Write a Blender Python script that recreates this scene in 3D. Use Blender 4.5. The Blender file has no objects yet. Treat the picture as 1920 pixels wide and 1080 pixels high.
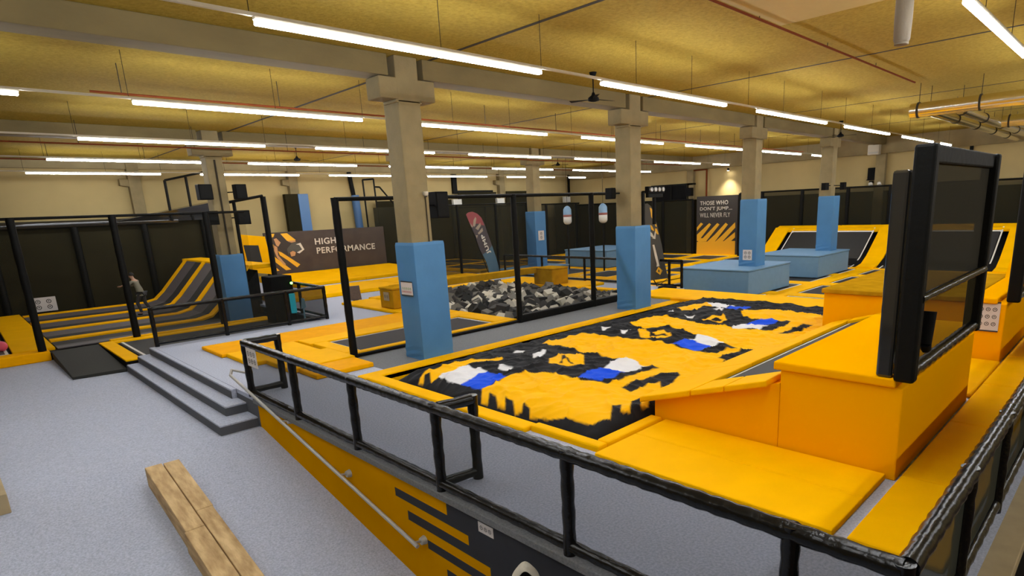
import bpy, bmesh, math, random
from mathutils import Vector, Matrix, noise
PI = math.pi
random.seed(7)
SC = bpy.context.scene
COL = SC.collection

# ---------------- camera ----------------
cam_d = bpy.data.cameras.new('camera')
cam = bpy.data.objects.new('camera', cam_d)
COL.objects.link(cam)
cam_d.sensor_width = 36.0
cam_d.lens = 1121.0 / 1920 * 36
cam_d.shift_x = -86.8 / 1920
cam_d.shift_y = 123.0 / 1920
cam_d.clip_start = 0.05
cam_d.clip_end = 200
_r = Vector((0.69552978, -0.71725962, -0.04215401))
_d = Vector((-0.19794324, -0.13488642, -0.97088832))
_f = Vector((0.69069298, 0.68362584, -0.23579422))
m = Matrix.Identity(4)
for i in range(3):
    m[i][0] = _r[i]; m[i][1] = -_d[i]; m[i][2] = -_f[i]
m[2][3] = 3.1
cam.matrix_world = m
SC.camera = cam

# ---------------- world, exposure ----------------
w = bpy.data.worlds.new('world'); SC.world = w; w.use_nodes = True
w.node_tree.nodes['Background'].inputs[0].default_value = (0.9, 0.8, 0.6, 1)
w.node_tree.nodes['Background'].inputs[1].default_value = 0.03
SC.view_settings.view_transform = 'Standard'
SC.view_settings.look = 'None'
SC.view_settings.exposure = 1.5
SC.view_settings.gamma = 1.0
SC.view_settings.use_curve_mapping = False
SC.cycles.use_denoising = True
SC.cycles.max_bounces = 8
SC.cycles.diffuse_bounces = 4
SC.cycles.transparent_max_bounces = 24
SC.cycles.sample_clamp_indirect = 6
LIGHT_POWER = 26.0

# ---------------- materials ----------------
def mat(name, col, rough=0.6, metal=0.0, bump=0.0, bscale=20.0, var=0.0, vscale=5.0, col2=None, alpha=None, emit=None, estr=1.0, spec=None, dist=(1, 1, 1)):
    M = bpy.data.materials.new(name); M.use_nodes = True
    nt = M.node_tree; N = nt.nodes; L = nt.links
    b = N['Principled BSDF']
    b.inputs['Base Color'].default_value = (*col, 1)
    b.inputs['Roughness'].default_value = rough
    b.inputs['Metallic'].default_value = metal
    if spec is not None: b.inputs['Specular IOR Level'].default_value = spec
    if bump or var:
        tc = N.new('ShaderNodeTexCoord'); mp = N.new('ShaderNodeMapping'); mp.inputs['Scale'].default_value = dist
        L.new(tc.outputs['Object'], mp.inputs['Vector'])
    if var:
        n = N.new('ShaderNodeTexNoise'); n.inputs['Scale'].default_value = vscale; n.inputs['Detail'].default_value = 5
        L.new(mp.outputs[0], n.inputs['Vector'])
        rr = N.new('ShaderNodeMapRange'); rr.inputs[1].default_value = 0.3; rr.inputs[2].default_value = 0.7
        L.new(n.outputs['Fac'], rr.inputs[0])
        mx = N.new('ShaderNodeMix'); mx.data_type = 'RGBA'
        c2 = col2 or tuple(c * (1 - var) for c in col)
        mx.inputs['A'].default_value = (*col, 1); mx.inputs['B'].default_value = (*c2, 1)
        L.new(rr.outputs[0], mx.inputs['Factor']); L.new(mx.outputs['Result'], b.inputs['Base Color'])
    if bump:
        n2 = N.new('ShaderNodeTexNoise'); n2.inputs['Scale'].default_value = bscale; n2.inputs['Detail'].default_value = 4
        L.new(mp.outputs[0], n2.inputs['Vector'])
        bp = N.new('ShaderNodeBump'); bp.inputs['Strength'].default_value = bump; bp.inputs['Distance'].default_value = 0.02
        L.new(n2.outputs['Fac'], bp.inputs['Height']); L.new(bp.outputs[0], b.inputs['Normal'])
    if emit:
        b.inputs['Emission Color'].default_value = (*emit, 1); b.inputs['Emission Strength'].default_value = estr
    if alpha is not None:
        b.inputs['Alpha'].default_value = alpha
    return M

YEL = (0.95, 0.44, 0.0)
M_yel = mat('yellow_vinyl', YEL, 0.6, spec=0, bump=0.25, bscale=3.0, var=0.10, vscale=1.5)
M_yelp = mat('yellow_padding', (0.95, 0.48, 0.0), 0.6, spec=0.02, bump=0.45, bscale=4.5, var=0.08, vscale=2)
M_yelb = mat('yellow_board', (0.93, 0.41, 0.0), 0.6, spec=0.0, bump=0.05, bscale=2)
M_org = mat('amber_mat', (0.90, 0.40, 0.001), 0.6, spec=.02, bump=0.2, bscale=3, var=0.1)
M_beam = mat('old_yellow_foam', (0.52, 0.27, 0.008), 0.8, spec=0, bump=0.3, bscale=6, var=0.25, vscale=4)
M_blue = mat('blue_vinyl', (0.070, 0.215, 0.43), 0.55, spec=.3, bump=0.35, bscale=3.5, var=0.10, vscale=2.0)
M_bluebox = mat('blue_vinyl_box', (0.13, 0.26, 0.42), 0.55, spec=.3, bump=0.15, bscale=3, var=0.08)
M_blk = mat('black_padding', (0.003, 0.003, 0.003), 0.24, spec=.3, bump=0.35, bscale=16)
M_blkm = mat('black_matte', (0.004, 0.004, 0.0045), 0.75, spec=.12)
M_pole = mat('black_post_sleeve', (0.003, 0.003, 0.0025), 0.6, spec=.15, bump=0.3, bscale=10)
M_bed = mat('trampoline_bed', (0.045, 0.042, 0.045), 0.7, spec=.15, var=0.3, vscale=40)
M_bedd = mat('dark_trampoline_bed', (0.032, 0.031, 0.03), 0.6, spec=.2, var=0.2, vscale=30)
M_mat = mat('black_rubber_mat', (0.018, 0.018, 0.014), 0.8, var=0.3, vscale=30)
M_white = mat('white_edge', (0.7, 0.68, 0.62), 0.6)
M_card = mat('white_card', (0.62, 0.58, 0.56), 0.6)
M_ink = mat('dark_ink', (0.03, 0.03, 0.03), 0.6)
M_inkr = mat('red_ink', (0.5, 0.06, 0.04), 0.6)
M_inkg = mat('green_ink', (0.12, 0.3, 0.1), 0.6)
M_conc = mat('column_concrete', (0.27, 0.208, 0.100), 0.9, bump=0.25, bscale=30, var=0.22, vscale=2.5)
M_beamc = mat('beam_concrete', (0.20, 0.150, 0.060), 0.9, bump=0.2, bscale=30, var=0.25, vscale=2, dist=(0.4, 1, 1))
M_ceil = mat('ceiling_concrete', (0.43, 0.30, 0.052), 0.95, spec=.1, bump=0.8, bscale=22, var=0.22, vscale=16, col2=(0.31, 0.215, 0.034))
M_cpan = mat('ceiling_board', (0.50, 0.37, 0.13), 0.9, var=0.05)
M_joint = mat('joint_dark', (0.03, 0.022, 0.012), 0.9)
M_wall = mat('wall_plaster', (0.50, 0.38, 0.165), 0.9, bump=0.1, bscale=10, var=0.2, vscale=0.35)
M_walld = mat('wall_beam_concrete', (0.34, 0.27, 0.14), 0.9, var=0.25, vscale=1.2)
M_tarp = mat('black_tarpaulin', (0.024, 0.020, 0.008), 0.8, spec=.1, bump=0.2, bscale=1.5, var=0.3, vscale=0.8)
M_gloss = mat('glossy_black_vinyl', (0.02, 0.02, 0.02), 0.12, spec=.8)
M_red = mat('red_pipe_paint', (0.16, 0.035, 0.01), 0.8, spec=.1)
M_steel = mat('galvanised_duct', (0.88, 0.84, 0.74), 0.22, metal=1.0, bump=0.1, bscale=8)
M_rail = mat('grey_steel_tube', (0.45, 0.44, 0.41), 0.4, metal=0.3)
M_grey = mat('grey_cloth_tube', (0.20, 0.165, 0.12), 0.9, bump=0.2, bscale=30)
M_hous = mat('light_housing', (0.55, 0.5, 0.4), 0.5)
M_lamp = mat('light_diffuser', (0.9, 0.9, 0.9), 0.5, emit=(0.93, 0.96, 1.0), estr=LIGHT_POWER)
M_spot = mat('spot_lens', (0.9, 0.9, 0.9), 0.5, emit=(1.0, 0.95, 0.85), estr=40)
M_wood = mat('rough_timber', (0.66, 0.47, 0.235), 0.8, bump=0.5, bscale=14, var=0.55, vscale=3.5, col2=(0.34, 0.21, 0.085), dist=(3.0, 0.6, 3.0))
M_bei = mat('beige_board', (0.42, 0.33, 0.19), 0.8, var=0.15)
M_brn = mat('brown_floor', (0.06, 0.035, 0.025), 0.7)
M_nosing = mat('step_nosing', (0.085, 0.09, 0.105), 0.9)
M_yelw = mat('yellow_wall_board', (0.66, 0.30, 0.0), 0.6, spec=0, bump=.1, bscale=2, var=.12, vscale=1.2)
M_skin = mat('skin', (0.45, 0.26, 0.17), 0.6)
M_pipb = mat('blue_pipe_sleeve', (0.06, 0.15, 0.32), 0.5)
M_teal = mat('teal_panel', (0.01, 0.14, 0.17), 0.4, emit=(0.01, 0.30, 0.36), estr=0.35)
M_green = mat('green_lamp', (0.1, 0.9, 0.1), 0.4, emit=(0.25, 1.0, 0.15), estr=1.6)

def carpet(name, c1, c2):
    M = mat(name, c1, 0.95, bump=0.5, bscale=90, var=0.4, vscale=38, col2=c2)
    return M
M_carp = carpet('blue_grey_carpet', (0.50, 0.54, 0.66), (0.33, 0.36, 0.46))
M_carpd = carpet('dark_carpet', (0.16, 0.17, 0.20), (0.11, 0.12, 0.14))

def netmat(name, a, col=(0.02, 0.02, 0.016)):
    M = bpy.data.materials.new(name); M.use_nodes = True
    nt = M.node_tree; N = nt.nodes; L = nt.links
    for n in list(N): N.remove(n)
    o = N.new('ShaderNodeOutputMaterial'); mx = N.new('ShaderNodeMixShader')
    t = N.new('ShaderNodeBsdfTransparent'); d = N.new('ShaderNodeBsdfDiffuse'); d.inputs[0].default_value = (*col, 1)
    mx.inputs[0].default_value = a
    L.new(t.outputs[0], mx.inputs[1]); L.new(d.outputs[0], mx.inputs[2]); L.new(mx.outputs[0], o.inputs[0])
    return M
M_net = netmat('fine_black_net', 0.17)
M_netp = netmat('pit_net', 0.34)
M_netl = netmat('light_black_net', 0.22)
M_netr = netmat('railing_net', 0.58)
M_netk = netmat('right_railing_net', 0.92, (.05, .053, .042))
M_carpw = carpet('walkway_carpet', (0.20, 0.205, 0.22), (0.13, 0.14, 0.15))
M_netd = netmat('dense_black_net', 0.78, (0.03, 0.028, 0.018))
M_netm = netmat('screen_black_net', 0.80, (0.03, 0.028, 0.02))

# ---------------- mesh helpers ----------------
class MB:
    def __init__(s): s.v = []; s.f = []; s.mi = []; s.sm = []
    def add(s, vs, fs, mi=0, smooth=False):
        b = len(s.v); s.v += [tuple(v) for v in vs]
        for f in fs: s.f.append([b + i for i in f]); s.mi.append(mi); s.sm.append(smooth)
        return s
    def box(s, x0, x1, y0, y1, z0, z1, mi=0):
        return s.add([(x0, y0, z0), (x1, y0, z0), (x1, y1, z0), (x0, y1, z0), (x0, y0, z1), (x1, y0, z1), (x1, y1, z1), (x0, y1, z1)],
                     [(0, 3, 2, 1), (4, 5, 6, 7), (0, 1, 5, 4), (1, 2, 6, 5), (2, 3, 7, 6), (3, 0, 4, 7)], mi)
    def prism(s, base, top, mi=0):      # two rings of equal length
        n = len(base)
        return s.add(list(base) + list(top), [tuple(range(n - 1, -1, -1)), tuple(range(n, 2 * n))] + [(i, (i + 1) % n, n + (i + 1) % n, n + i) for i in range(n)], mi)
    def tube(s, p, q, r, n=12, mi=0, r2=None, bumps=0, smooth=True):
        p = Vector(p); q = Vector(q); d = q - p; L_ = d.length
        if L_ < 1e-6: return s
        u = d.normalized(); a = u.orthogonal().normalized(); b = u.cross(a)
        k = max(1, bumps); rings = []
        for j in range(k + 1):
            t = j / k; rr = r + ((r2 if r2 is not None else r) - r) * t
            if bumps and 0 < j < k and j % 3 == 0: rr *= 0.90
            elif bumps: rr *= 1 + 0.03 * math.sin(j * 2.7)
            rings.append([p + d * t + (a * math.cos(2 * PI * i / n) + b * math.sin(2 * PI * i / n)) * rr for i in range(n)])
        vs = [v for r_ in rings for v in r_]; fs = []
        for j in range(k):
            for i in range(n): fs.append((j * n + i, j * n + (i + 1) % n, (j + 1) * n + (i + 1) % n, (j + 1) * n + i))
        s.add(vs, fs, mi, smooth)
        s.add(rings[0], [tuple(range(n - 1, -1, -1))], mi); s.add(rings[-1], [tuple(range(n))], mi)
        return s
    def lathe(s, prof, c=(0, 0, 0), n=20, mi=0):
        vs = []; fs = []
        for (r, z) in prof:
            for i in range(n): vs.append((c[0] + r * math.cos(2 * PI * i / n), c[1] + r * math.sin(2 * PI * i / n), c[2] + z))
        for j in range(len(prof) - 1):
            for i in range(n): fs.append((j * n + i, j * n + (i + 1) % n, (j + 1) * n + (i + 1) % n, (j + 1) * n + i))
        fs.append(tuple(range(n - 1, -1, -1))); k = (len(prof) - 1) * n; fs.append(tuple(range(k, k + n)))
        return s.add(vs, fs, mi, True)
    def build(s, name, mats, parent=None, bevel=0.0, seg=2):
        me = bpy.data.meshes.new(name); me.from_pydata(s.v, [], s.f)
        if not isinstance(mats, (list, tuple)): mats = [mats]
        for m_ in mats: me.materials.append(m_)
        for p_, i, sm in zip(me.polygons, s.mi, s.sm): p_.material_index = i; p_.use_smooth = sm
        me.update()
        o = bpy.data.objects.new(name, me); COL.objects.link(o)
        if parent is not None:
            o.parent = parent; o.matrix_parent_inverse = Matrix.Translation(parent.location).inverted()
        if bevel:
            b = o.modifiers.new('bevel', 'BEVEL'); b.width = bevel; b.segments = seg; b.limit_method = 'ANGLE'; b.harden_normals = False
        return o

def tag(o, label=None, cat=None, group=None, kind=None):
    if label: o['label'] = label
    if cat: o['category'] = cat
    if group: o['group'] = group
    if kind: o['kind'] = kind
    return o
def thing(name, loc, label, cat, group=None):
    o = bpy.data.objects.new(name, None); COL.objects.link(o); o.location = loc; o.empty_display_size = 0.2
    return tag(o, label, cat, group)
def box(name, b, m_, parent=None, bevel=0.0): return MB().box(*b).build(name, m_, parent, bevel)
def struct(o): o['kind'] = 'structure'; return o

def text(name, body, m_, origin, right, up, size, parent, bold=0.0, align='LEFT', spacing=1.0):
    cu = bpy.data.curves.new(name, 'FONT'); cu.body = body; cu.size = size; cu.offset = bold; cu.extrude = 0.004
    cu.align_x = align; cu.space_character = spacing; cu.fill_mode = 'BOTH'
    t = bpy.data.objects.new('tmp', cu); COL.objects.link(t)
    bpy.context.view_layer.update()
    me = bpy.data.meshes.new_from_object(t.evaluated_get(bpy.context.evaluated_depsgraph_get()))
    bpy.data.objects.remove(t)
    me.materials.clear(); me.materials.append(m_)
    o = bpy.data.objects.new(name, me); COL.objects.link(o)
    r = Vector(right).normalized(); u = Vector(up).normalized(); n = r.cross(u)
    M = Matrix.Identity(4)
    for i in range(3): M[i][0] = r[i]; M[i][1] = u[i]; M[i][2] = n[i]; M[i][3] = origin[i]
    me.transform(M)
    if parent is not None:
        o.parent = parent; o.matrix_parent_inverse = Matrix.Translation(parent.location).inverted()
    return o

def card_marks(parent, o, r, u, n, w_, h_, rows, cols, m_, name='pictogram'):
    """small round and bar marks on a notice, standing proud of it"""
    o = Vector(o); r = Vector(r); u = Vector(u); n = Vector(n)
    b = MB()
    for i in range(rows):
        for j in range(cols):
            c = o + r * (w_ * ((j + 0.5) / cols - 0.5) * 0.85) + u * (h_ * (0.5 - (i + 0.5) / rows) * 0.8) + n * 0.004
            rad = min(w_ / cols, h_ / rows) * 0.30
            k = 12; ring = []
            for a in range(k):
                an = 2 * PI * a / k; ring.append(c + (r * math.cos(an) + u * math.sin(an)) * rad)
            inner = [c + (q - c) * 0.7 for q in ring]
            b.add(ring + inner, [(a, (a + 1) % k, k + (a + 1) % k, k + a) for a in range(k)])
            q = rad * 0.35
            b.add([c - r * q - u * q * .4, c + r * q - u * q * .4, c + r * q * .6 + u * q, c - r * q * .6 + u * q], [(0, 1, 2, 3)])
    return b.build(name, m_, parent)

# =====================================================================
# SETTING
# =====================================================================
ZC = 6.15
FL = -0.54
CT = -0.28      # left court deck
RC = -0.42      # far right court
X1 = 37.8; Y1 = 35.2

def slab(name, xs, ys, keep, z0, z1, m_):
    b = MB()
    for i in range(len(xs) - 1):
        for j in range(len(ys) - 1):
            if keep((xs[i] + xs[i + 1]) / 2, (ys[j] + ys[j + 1]) / 2): b.box(xs[i], xs[i + 1], ys[j], ys[j + 1], z0, z1)
    return struct(b.build(name, m_))

# raised platform floor with the foam pit and the air bag pit cut out
def keepp(x, y):
    if 11.2 < x < 17.1 and 12.62 < y < 20.6: return False
    if 5.6 < x < 16.35 and 4.95 < y < 10.58: return False
    if x < 8.3 and y > 18.45: return False
    if x > 18.5 and y < 12.3: return False
    if x > 19.3 and y < 22.8: return False
    return True
slab('floor_platform', [3.5, 5.6, 8.3, 11.2, 16.35, 17.1, 18.5, 19.3, 24], [0.65, 4.95, 10.58, 12.3, 12.62, 18.45, 20.6, 22.8, 33.6], keepp, -0.08, 0, M_carp)
struct(MB().box(6.0, 16.55, 10.98, 12.6, -.02, .004).build('floor_walkway', M_carpw))
slab('floor_pit_base', [3.7, 19], [0.7, 22], lambda x, y: True, -1.1, -1.0, M_tarp)
slab('floor_lower', [-9, X1], [11.1, Y1], lambda x, y: True, -0.64, FL, M_carp)
def rz(y): return FL + 0.185 * (y - 11.1)
b = MB(); b.prism([(-9, 0, rz(0) - .1), (3.6, 0, rz(0) - .1), (3.6, 11.1, FL - .1), (-9, 11.1, FL - .1)], [(-9, 0, rz(0)), (3.6, 0, rz(0)), (3.6, 11.1, FL), (-9, 11.1, FL)])
struct(b.build('floor_ramp', M_carp))
slab('floor_basement', [-9, X1], [-9, 11.1], lambda x, y: x > 3.6 or y < 0, -2.75, -2.6, M_brn)
slab('floor_far_court', [18.5, X1], [0.5, Y1], lambda x, y: True, -0.60, RC - .12, M_carpd)

# graphic panel on the side of the platform, bands of yellow and black
b = MB()
bands = [(-0.08, -0.28, 5.38), (-0.28, -0.40, 6.52), (-0.40, -0.52, 5.0), (-0.52, -0.65, 6.26), (-0.65, -0.78, 4.64), (-0.78, -0.90, 5.86), (-0.90, -1.03, 4.3), (-1.03, -1.16, 5.49), (-1.16, -2.65, 3.9)]
for zt, zb, ys in bands:
    b.box(3.50, 3.56, ys, 11.15, zb, zt, 0); b.box(3.50, 3.56, 0.65, ys, zb, zt, 1)
struct(b.build('wall_platform_side', [M_yelw, mat('wall_black', (.018, .02, .028), .8, var=.2)]))
struct(MB().box(3.44, 3.62, 0.65, 11.2, -0.08, 0.004).build('trim_1', M_carpw, bevel=.01))
struct(MB().box(3.5, 3.6, 11.15, 18.5, -0.54, -0.08).build('wall_platform_rear', M_nosing))
struct(MB().box(3.6, 8.3, 18.35, 18.45, -0.54, -0.08).build('wall_platform_end', M_nosing))
struct(MB().box(3.6, 24, 0.62, 0.68, -2.6, -0.08).build('wall_platform_right', M_blkm))
struct(MB().box(3.6, 24, 0.44, 0.66, -0.12, 0.0).build('trim_2', M_bei, bevel=.01))
# surrounding walls
struct(MB().box(-9, X1 + .3, Y1, Y1 + .3, -2.7, ZC).build('wall_back', M_wall))
struct(MB().box(X1, X1 + .3, -9, Y1, -2.7, ZC).build('wall_right', M_wall))
struct(MB().box(-9.3, -9, -9, Y1, -2.7, ZC).build('wall_left', M_wall))
struct(MB().box(-9, X1, -9.3, -9, -2.7, ZC).build('wall_front', M_wall))
# ceiling: concrete planks with open joints between the bays
b = MB(); xs = [-9, -7.4, 0.2] + [7.8 + 7.6 * k for k in range(4)] + [X1]
for i in range(len(xs) - 1): b.box(xs[i] + .02, xs[i + 1] - .02, -9, Y1, ZC, ZC + .15, 0)
for x in xs[1:-1]: b.box(x - .045, x + .045, -9, Y1, ZC - .004, ZC + .14, 1)
struct(b.build('ceiling', [M_ceil, M_joint]))
struct(MB().box(7.9, 11.38, 0.6, 5.27, ZC - .03, ZC).build('ceiling_board', M_cpan))

# concrete beams on the column rows
CX = [7.22, 14.72, 22.45, 30.1]
for (y0, xa) in ((11.05, -9), (23.25, -9), (-1.1, -9)):
    b = MB(); cxs = [-9 - .5] + [-0.35] + CX + [X1 + .5]
    for i in range(len(cxs) - 1):
        b.box(max(xa, cxs[i] + .40), min(X1, cxs[i + 1] - .40), y0 + .02, y0 + .55, 5.76, ZC)
    struct(b.build('ceiling_beam', M_beamc, bevel=.015))
struct(MB().box(X1 - .35, X1, -9, Y1, 5.30, ZC).build('wall_beam_right', M_walld))
struct(MB().box(-9, X1 - .35, Y1 - .3, Y1, 5.75, ZC).build('wall_beam_back', M_walld))
def column(x, y, zf, wall=False):
    b = MB()
    b.box(x - .26, x + .26, y, y + .56, zf, ZC)
    b.box(x - .64, x + .64, y + .002, y + .5, 5.34, 5.74)
    b.box(x - .30, x + .30, y - .0, y + .5, 5.28, 5.34)
    struct(b.build('concrete_column', M_conc, bevel=.02))
for x in CX: column(x, 11.05, 0 if x < 18 else .58)
for x, z in zip(CX, (FL, 0, .15, .60)): column(x, 23.25, z)
column(CX[0] - 7.57, 11.05, FL); column(CX[0] - 7.57, 23.25, FL)
for x in CX[:1] + CX[1:] + [-.35]:
    b = MB(); b.box(x - .25, x + .25, Y1 - .35, Y1, FL, ZC); b.prism([(x - .6, Y1 - .33, 5.0), (x + .25, Y1 - .33, 4.85), (x + .25, Y1, 4.85), (x - .6, Y1, 5.0)], [(x - .6, Y1 - .33, 5.3), (x + .25, Y1 - .33, 5.3), (x + .25, Y1, 5.3), (x - .6, Y1, 5.3)])
    struct(b.build('wall_pilaster', M_conc, bevel=.02))
for y in (11.05, 23.25):
    struct(MB().box(X1 - .3, X1, y, y + .5, RC - .12, 5.3).build('wall_pilaster', M_conc, bevel=.02))

# =====================================================================
# CEILING SERVICES
# =====================================================================
ordn = ['first', 'second', 'third', 'fourth', 'fifth', 'sixth', 'seventh']
rown = ['row overhead before the rest', 'row nearest the grey hanging tube', 'row before the nearest concrete beam', 'row behind the nearest beam',
        'row before the second beam', 'row behind the second beam', 'row beside the back wall']
rows = [-3.95, 1.93, 7.55, 13.5, 19.4, 25.3, 31.3]
lx = [-3.05, 3.0, 9.05, 15.15, 21.25, 27.5, 33.55]
for ri, y in enumerate(rows):
    t = thing('light_trunking', (16, y, 5.35), 'thin beige lamp rail on wires, %s' % rown[ri], 'lamp rail', 'suspended lamp rails')
    b = MB(); b.box(-3.3, 35.6, y - .022, y + .022, 5.335, 5.375); b.build('rail', M_hous, t)
    for k in range(17):
        x = -1.6 + k * 2.28 + (.3 if k % 2 else 0)
        MB().tube((x, y, 5.375), (x, y, ZC), .005, 5).build('suspension_wire', M_joint, t)
    for k, x in enumerate(lx):
        ln = 4.5 if k < 6 else 1.8
        if ri >= 4 and k == 0: continue
        lab = 'lit strip lamp, %s from the left in the %s' % (ordn[k], rown[ri])
        l = thing('strip_light', (x, y, 5.27), lab, 'strip light', 'strip lamps')
        MB().box(x, x + ln, y - .035, y + .035, 5.305, 5.335).build('housing', M_hous, l)
        MB().box(x + .01, x + ln - .01, y - .045, y + .045, 5.25, 5.305).build('diffuser', M_lamp, l, bevel=.012)
# red sprinkler pipes
for (y, x0, z, r, lab) in ((5.25, -2, 6.07, .022, 'red sprinkler pipe beside the pale ceiling board'), (14.6, 2.6, 5.60, .022, 'red sprinkler pipe above the lamps between the two beams'), (22.6, -3, 5.5, .022, 'red sprinkler pipe just before the second beam'), (29.0, -3, 5.6, .022, 'red sprinkler pipe near the back wall')):
    t = thing('sprinkler_pipe', (x0, y, z), lab, 'pipe', 'red ceiling pipes')
    x1 = 19.8 if y < 6 else 35
    MB().tube((x0, y, z), (x1, y, z), r, 8).build('pipe', M_red, t)
    for k in range(int((x1 - x0) / 3)):
        x = x0 + .5 + k * 3
        MB().tube((x, y, z), (x, y, ZC), .008, 5).build('hanger', M_joint, t)
# ducts
def duct(y0, y1, x0, x1, z, r, lab):
    t = thing('air_duct', (x0, y0, z), lab, 'duct', 'ventilation ducts')
    p = Vector((x0, y0, z)); q = Vector((x1, y1, z))
    MB().tube(p, q, r, 24).build('duct_tube', M_steel, t)
    L_ = (q - p).length
    sp_ = 1.5 if r > .16 else 3.2
    for k in range(int(L_ / sp_) + 1):
        c = p + (q - p) * min(.99, (k * sp_ + .2) / L_)
        d = (q - p).normalized() * .025
        cl = MB().tube(c - d, c + d, r + .02, 24).build('clamp_ring', M_joint, t)
        MB().tube(c + Vector((0, 0, r)), Vector((c.x, c.y, ZC)), .008, 5).build('hanger', M_joint, t)
duct(5.5, -6, 20.6, 20.6, 5.42, .20, 'shiny round air duct under the ceiling, the one nearest the camera')
duct(4.3, -6, 27.2, 27.2, 5.42, .20, 'shiny round air duct farther down the hall, above the screens')
duct(5.2, 5.2, 21.2, 37, 5.45, .14, 'thin steel duct running away to the end wall, on the outer side')
duct(4.55, 4.55, 22.0, 37, 5.45, .14, 'thin steel duct running away to the end wall, on the inner side')
t = thing('hanging_tube', (10.46, 3.0, ZC), 'grey fabric tube hanging straight down from the ceiling', 'tube')
MB().lathe([(.085, -.92), (.11, -.86), (.118, -.6), (.118, -.05), (.11, 0)], (10.46, 3.0, ZC), 20).build('sleeve', M_grey, t)
MB().lathe([(.08, -.935), (.095, -.93), (.095, -.91)], (10.46, 3.0, ZC), 20).build('end_cap', M_grey, t)
# fans
def fan(x, y, lab, a0):
    t = thing('ceiling_fan', (x, y, ZC), lab, 'ceiling fan', 'ceiling fans')
    MB().lathe([(.03, -.14), (.075, -.05), (.09, 0)], (x, y, ZC), 16).build('canopy', M_blkm, t)
    MB().tube((x, y, ZC - .12), (x, y, ZC - .5), .014, 8).build('rod', M_blkm, t)
    mo = MB().lathe([(.05, -.64), (.13, -.62), (.13, -.56), (.05, -.50), (.03, -.44)], (x, y, ZC), 20)
    mo = mo.build('motor', M_blkm, t)
    for k in range(3):
        a = a0 + k * 2 * PI / 3; c, s_ = math.cos(a), math.sin(a)
        b = MB(); P = lambda u, v, z: (x + c * u - s_ * v, y + s_ * u + c * v, ZC - .59 + z)
        b.prism([P(.12, -.03, 0), P(.6, -.06, -.01), (P(.6, .06, .01)), P(.12, .03, 0)], [P(.12, -.03, .006), P(.6, -.06, -.004), (P(.6, .06, .016)), P(.12, .03, .006)])
        b.build('blade', M_blkm, mo)
fan(11.5, 9.85, 'black ceiling fan between the first two columns', -.2)
fan(27.4, 9.9, 'black ceiling fan in front of the last column', .9)
fan(11.4, 26.3, 'small distant black ceiling fan above the back mats', .3)
fan(26.2, 25.3, 'small distant black ceiling fan near the end of the hall', 1.4)

# =====================================================================
# COLUMN PADS AND WHAT HANGS ON THE COLUMNS
# =====================================================================
def pad(x, y, z0, h, lab, w_=.39, wy=.36):
    """four padded walls wrapped round a column, creased near the foot"""
    yc = y + .28
    b = MB(); n = 10; lev = [0, .04, .12, .2, .3, .45, .7, 1.0, 1.5, h - .06, h]
    ring = []
    for z in lev:
        r_ = []
        for (sx, sy) in ((-1, -1), (1, -1), (1, 1), (-1, 1)):
            nx, ny = {(-1, -1): (1, -1), (1, -1): (1, 1), (1, 1): (-1, 1), (-1, 1): (-1, -1)}[(sx, sy)], None
        pts = [(-1, -1), (0, -1.0), (1, -1), (1, 0), (1, 1), (0, 1), (-1, 1), (-1, 0)]
        for (px, py) in pts:
            k = 1.0
            if z < .5: k = 1 + .02 * math.sin(z * 40 + px * 3 + py * 2)
            if z == h: k = .97
            r_.append((x + px * w_ * k, yc + py * wy * k, z0 + z))
        ring.append(r_)
    vs = [v for r_ in ring for v in r_]; fs = []
    for j in range(len(lev) - 1):
        for i in range(8): fs.append((j * 8 + i, j * 8 + (i + 1) % 8, (j + 1) * 8 + (i + 1) % 8, (j + 1) * 8 + i))
    b.add(vs, fs); top = ring[-1]
    inn = [(x + (px) * .262, yc + py * .282, z0 + h) for (px, py) in pts]
    b.add(top + inn, [(i, (i + 1) % 8, 8 + (i + 1) % 8, 8 + i) for i in range(8)])
    o = b.build('column_pad', M_blue, None, bevel=.012)
    return tag(o, lab, 'column padding', 'blue column pads')
pd = pad(7.31, 11.03, 0, 2.53, 'tall blue vinyl pad round the concrete column nearest the camera')
pad(14.72, 10.9, 0, 2.5, 'blue vinyl pad round the second column, beside the foam pit fence')
pad(22.45, 10.93, .58, 2.55, 'blue vinyl pad with a white notice, on the nearer blue box')
pad(30.1, 10.93, .58, 2.55, 'blue vinyl pad on the farther blue box, without a notice')
pad(7.22, 23.2, FL, 2.55, 'blue vinyl pad at the left, behind the landing railing')
pad(22.45, 23.2, .15, 2.85, 'blue vinyl pad seen through the foam pit fence')
pad(30.1, 23.2, .60, 2.6, 'blue vinyl pad half hidden behind the second column')
# notices
def notice(name, o, r, u, w_, h_, lab, rows_, cols_, inks=(None,), cat='notice', m_=None, frame=None):
    r = Vector(r).normalized(); u = Vector(u).normalized(); n = r.cross(u); o = Vector(o)
    t = thing(name, o, lab, cat)
    A = [o + r * (sx * w_ / 2) + u * (sy * h_ / 2) + n * .001 for sx, sy in ((-1, -1), (1, -1), (1, 1), (-1, 1))]
    cd = MB().prism(A, [p + n * .006 for p in A]).build('card', m_ or M_card, t)
    if frame:
        for s_ in (-1, 1):
            c = o + u * (s_ * (h_ / 2 + .012)); B = [c + r * (sx * w_ / 2) + u * (sy * .012) + n * .001 for sx, sy in ((-1, -1), (1, -1), (1, 1), (-1, 1))]
            MB().prism(B, [p + n * .012 for p in B]).build('clip_bar', M_ink, t)
    if rows_: card_marks(cd, o + n * .005, r, u, n, w_, h_, rows_, cols_, inks[0] or M_ink)
    return t
nt_ = notice('safety_notice', (6.905, 11.33, 1.56), (0, -1, 0), (0, 0, 1), .44, .27, 'white pictogram notice on the blue pad nearest the camera', 1, 5, (M_inkg,), frame=True)
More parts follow.
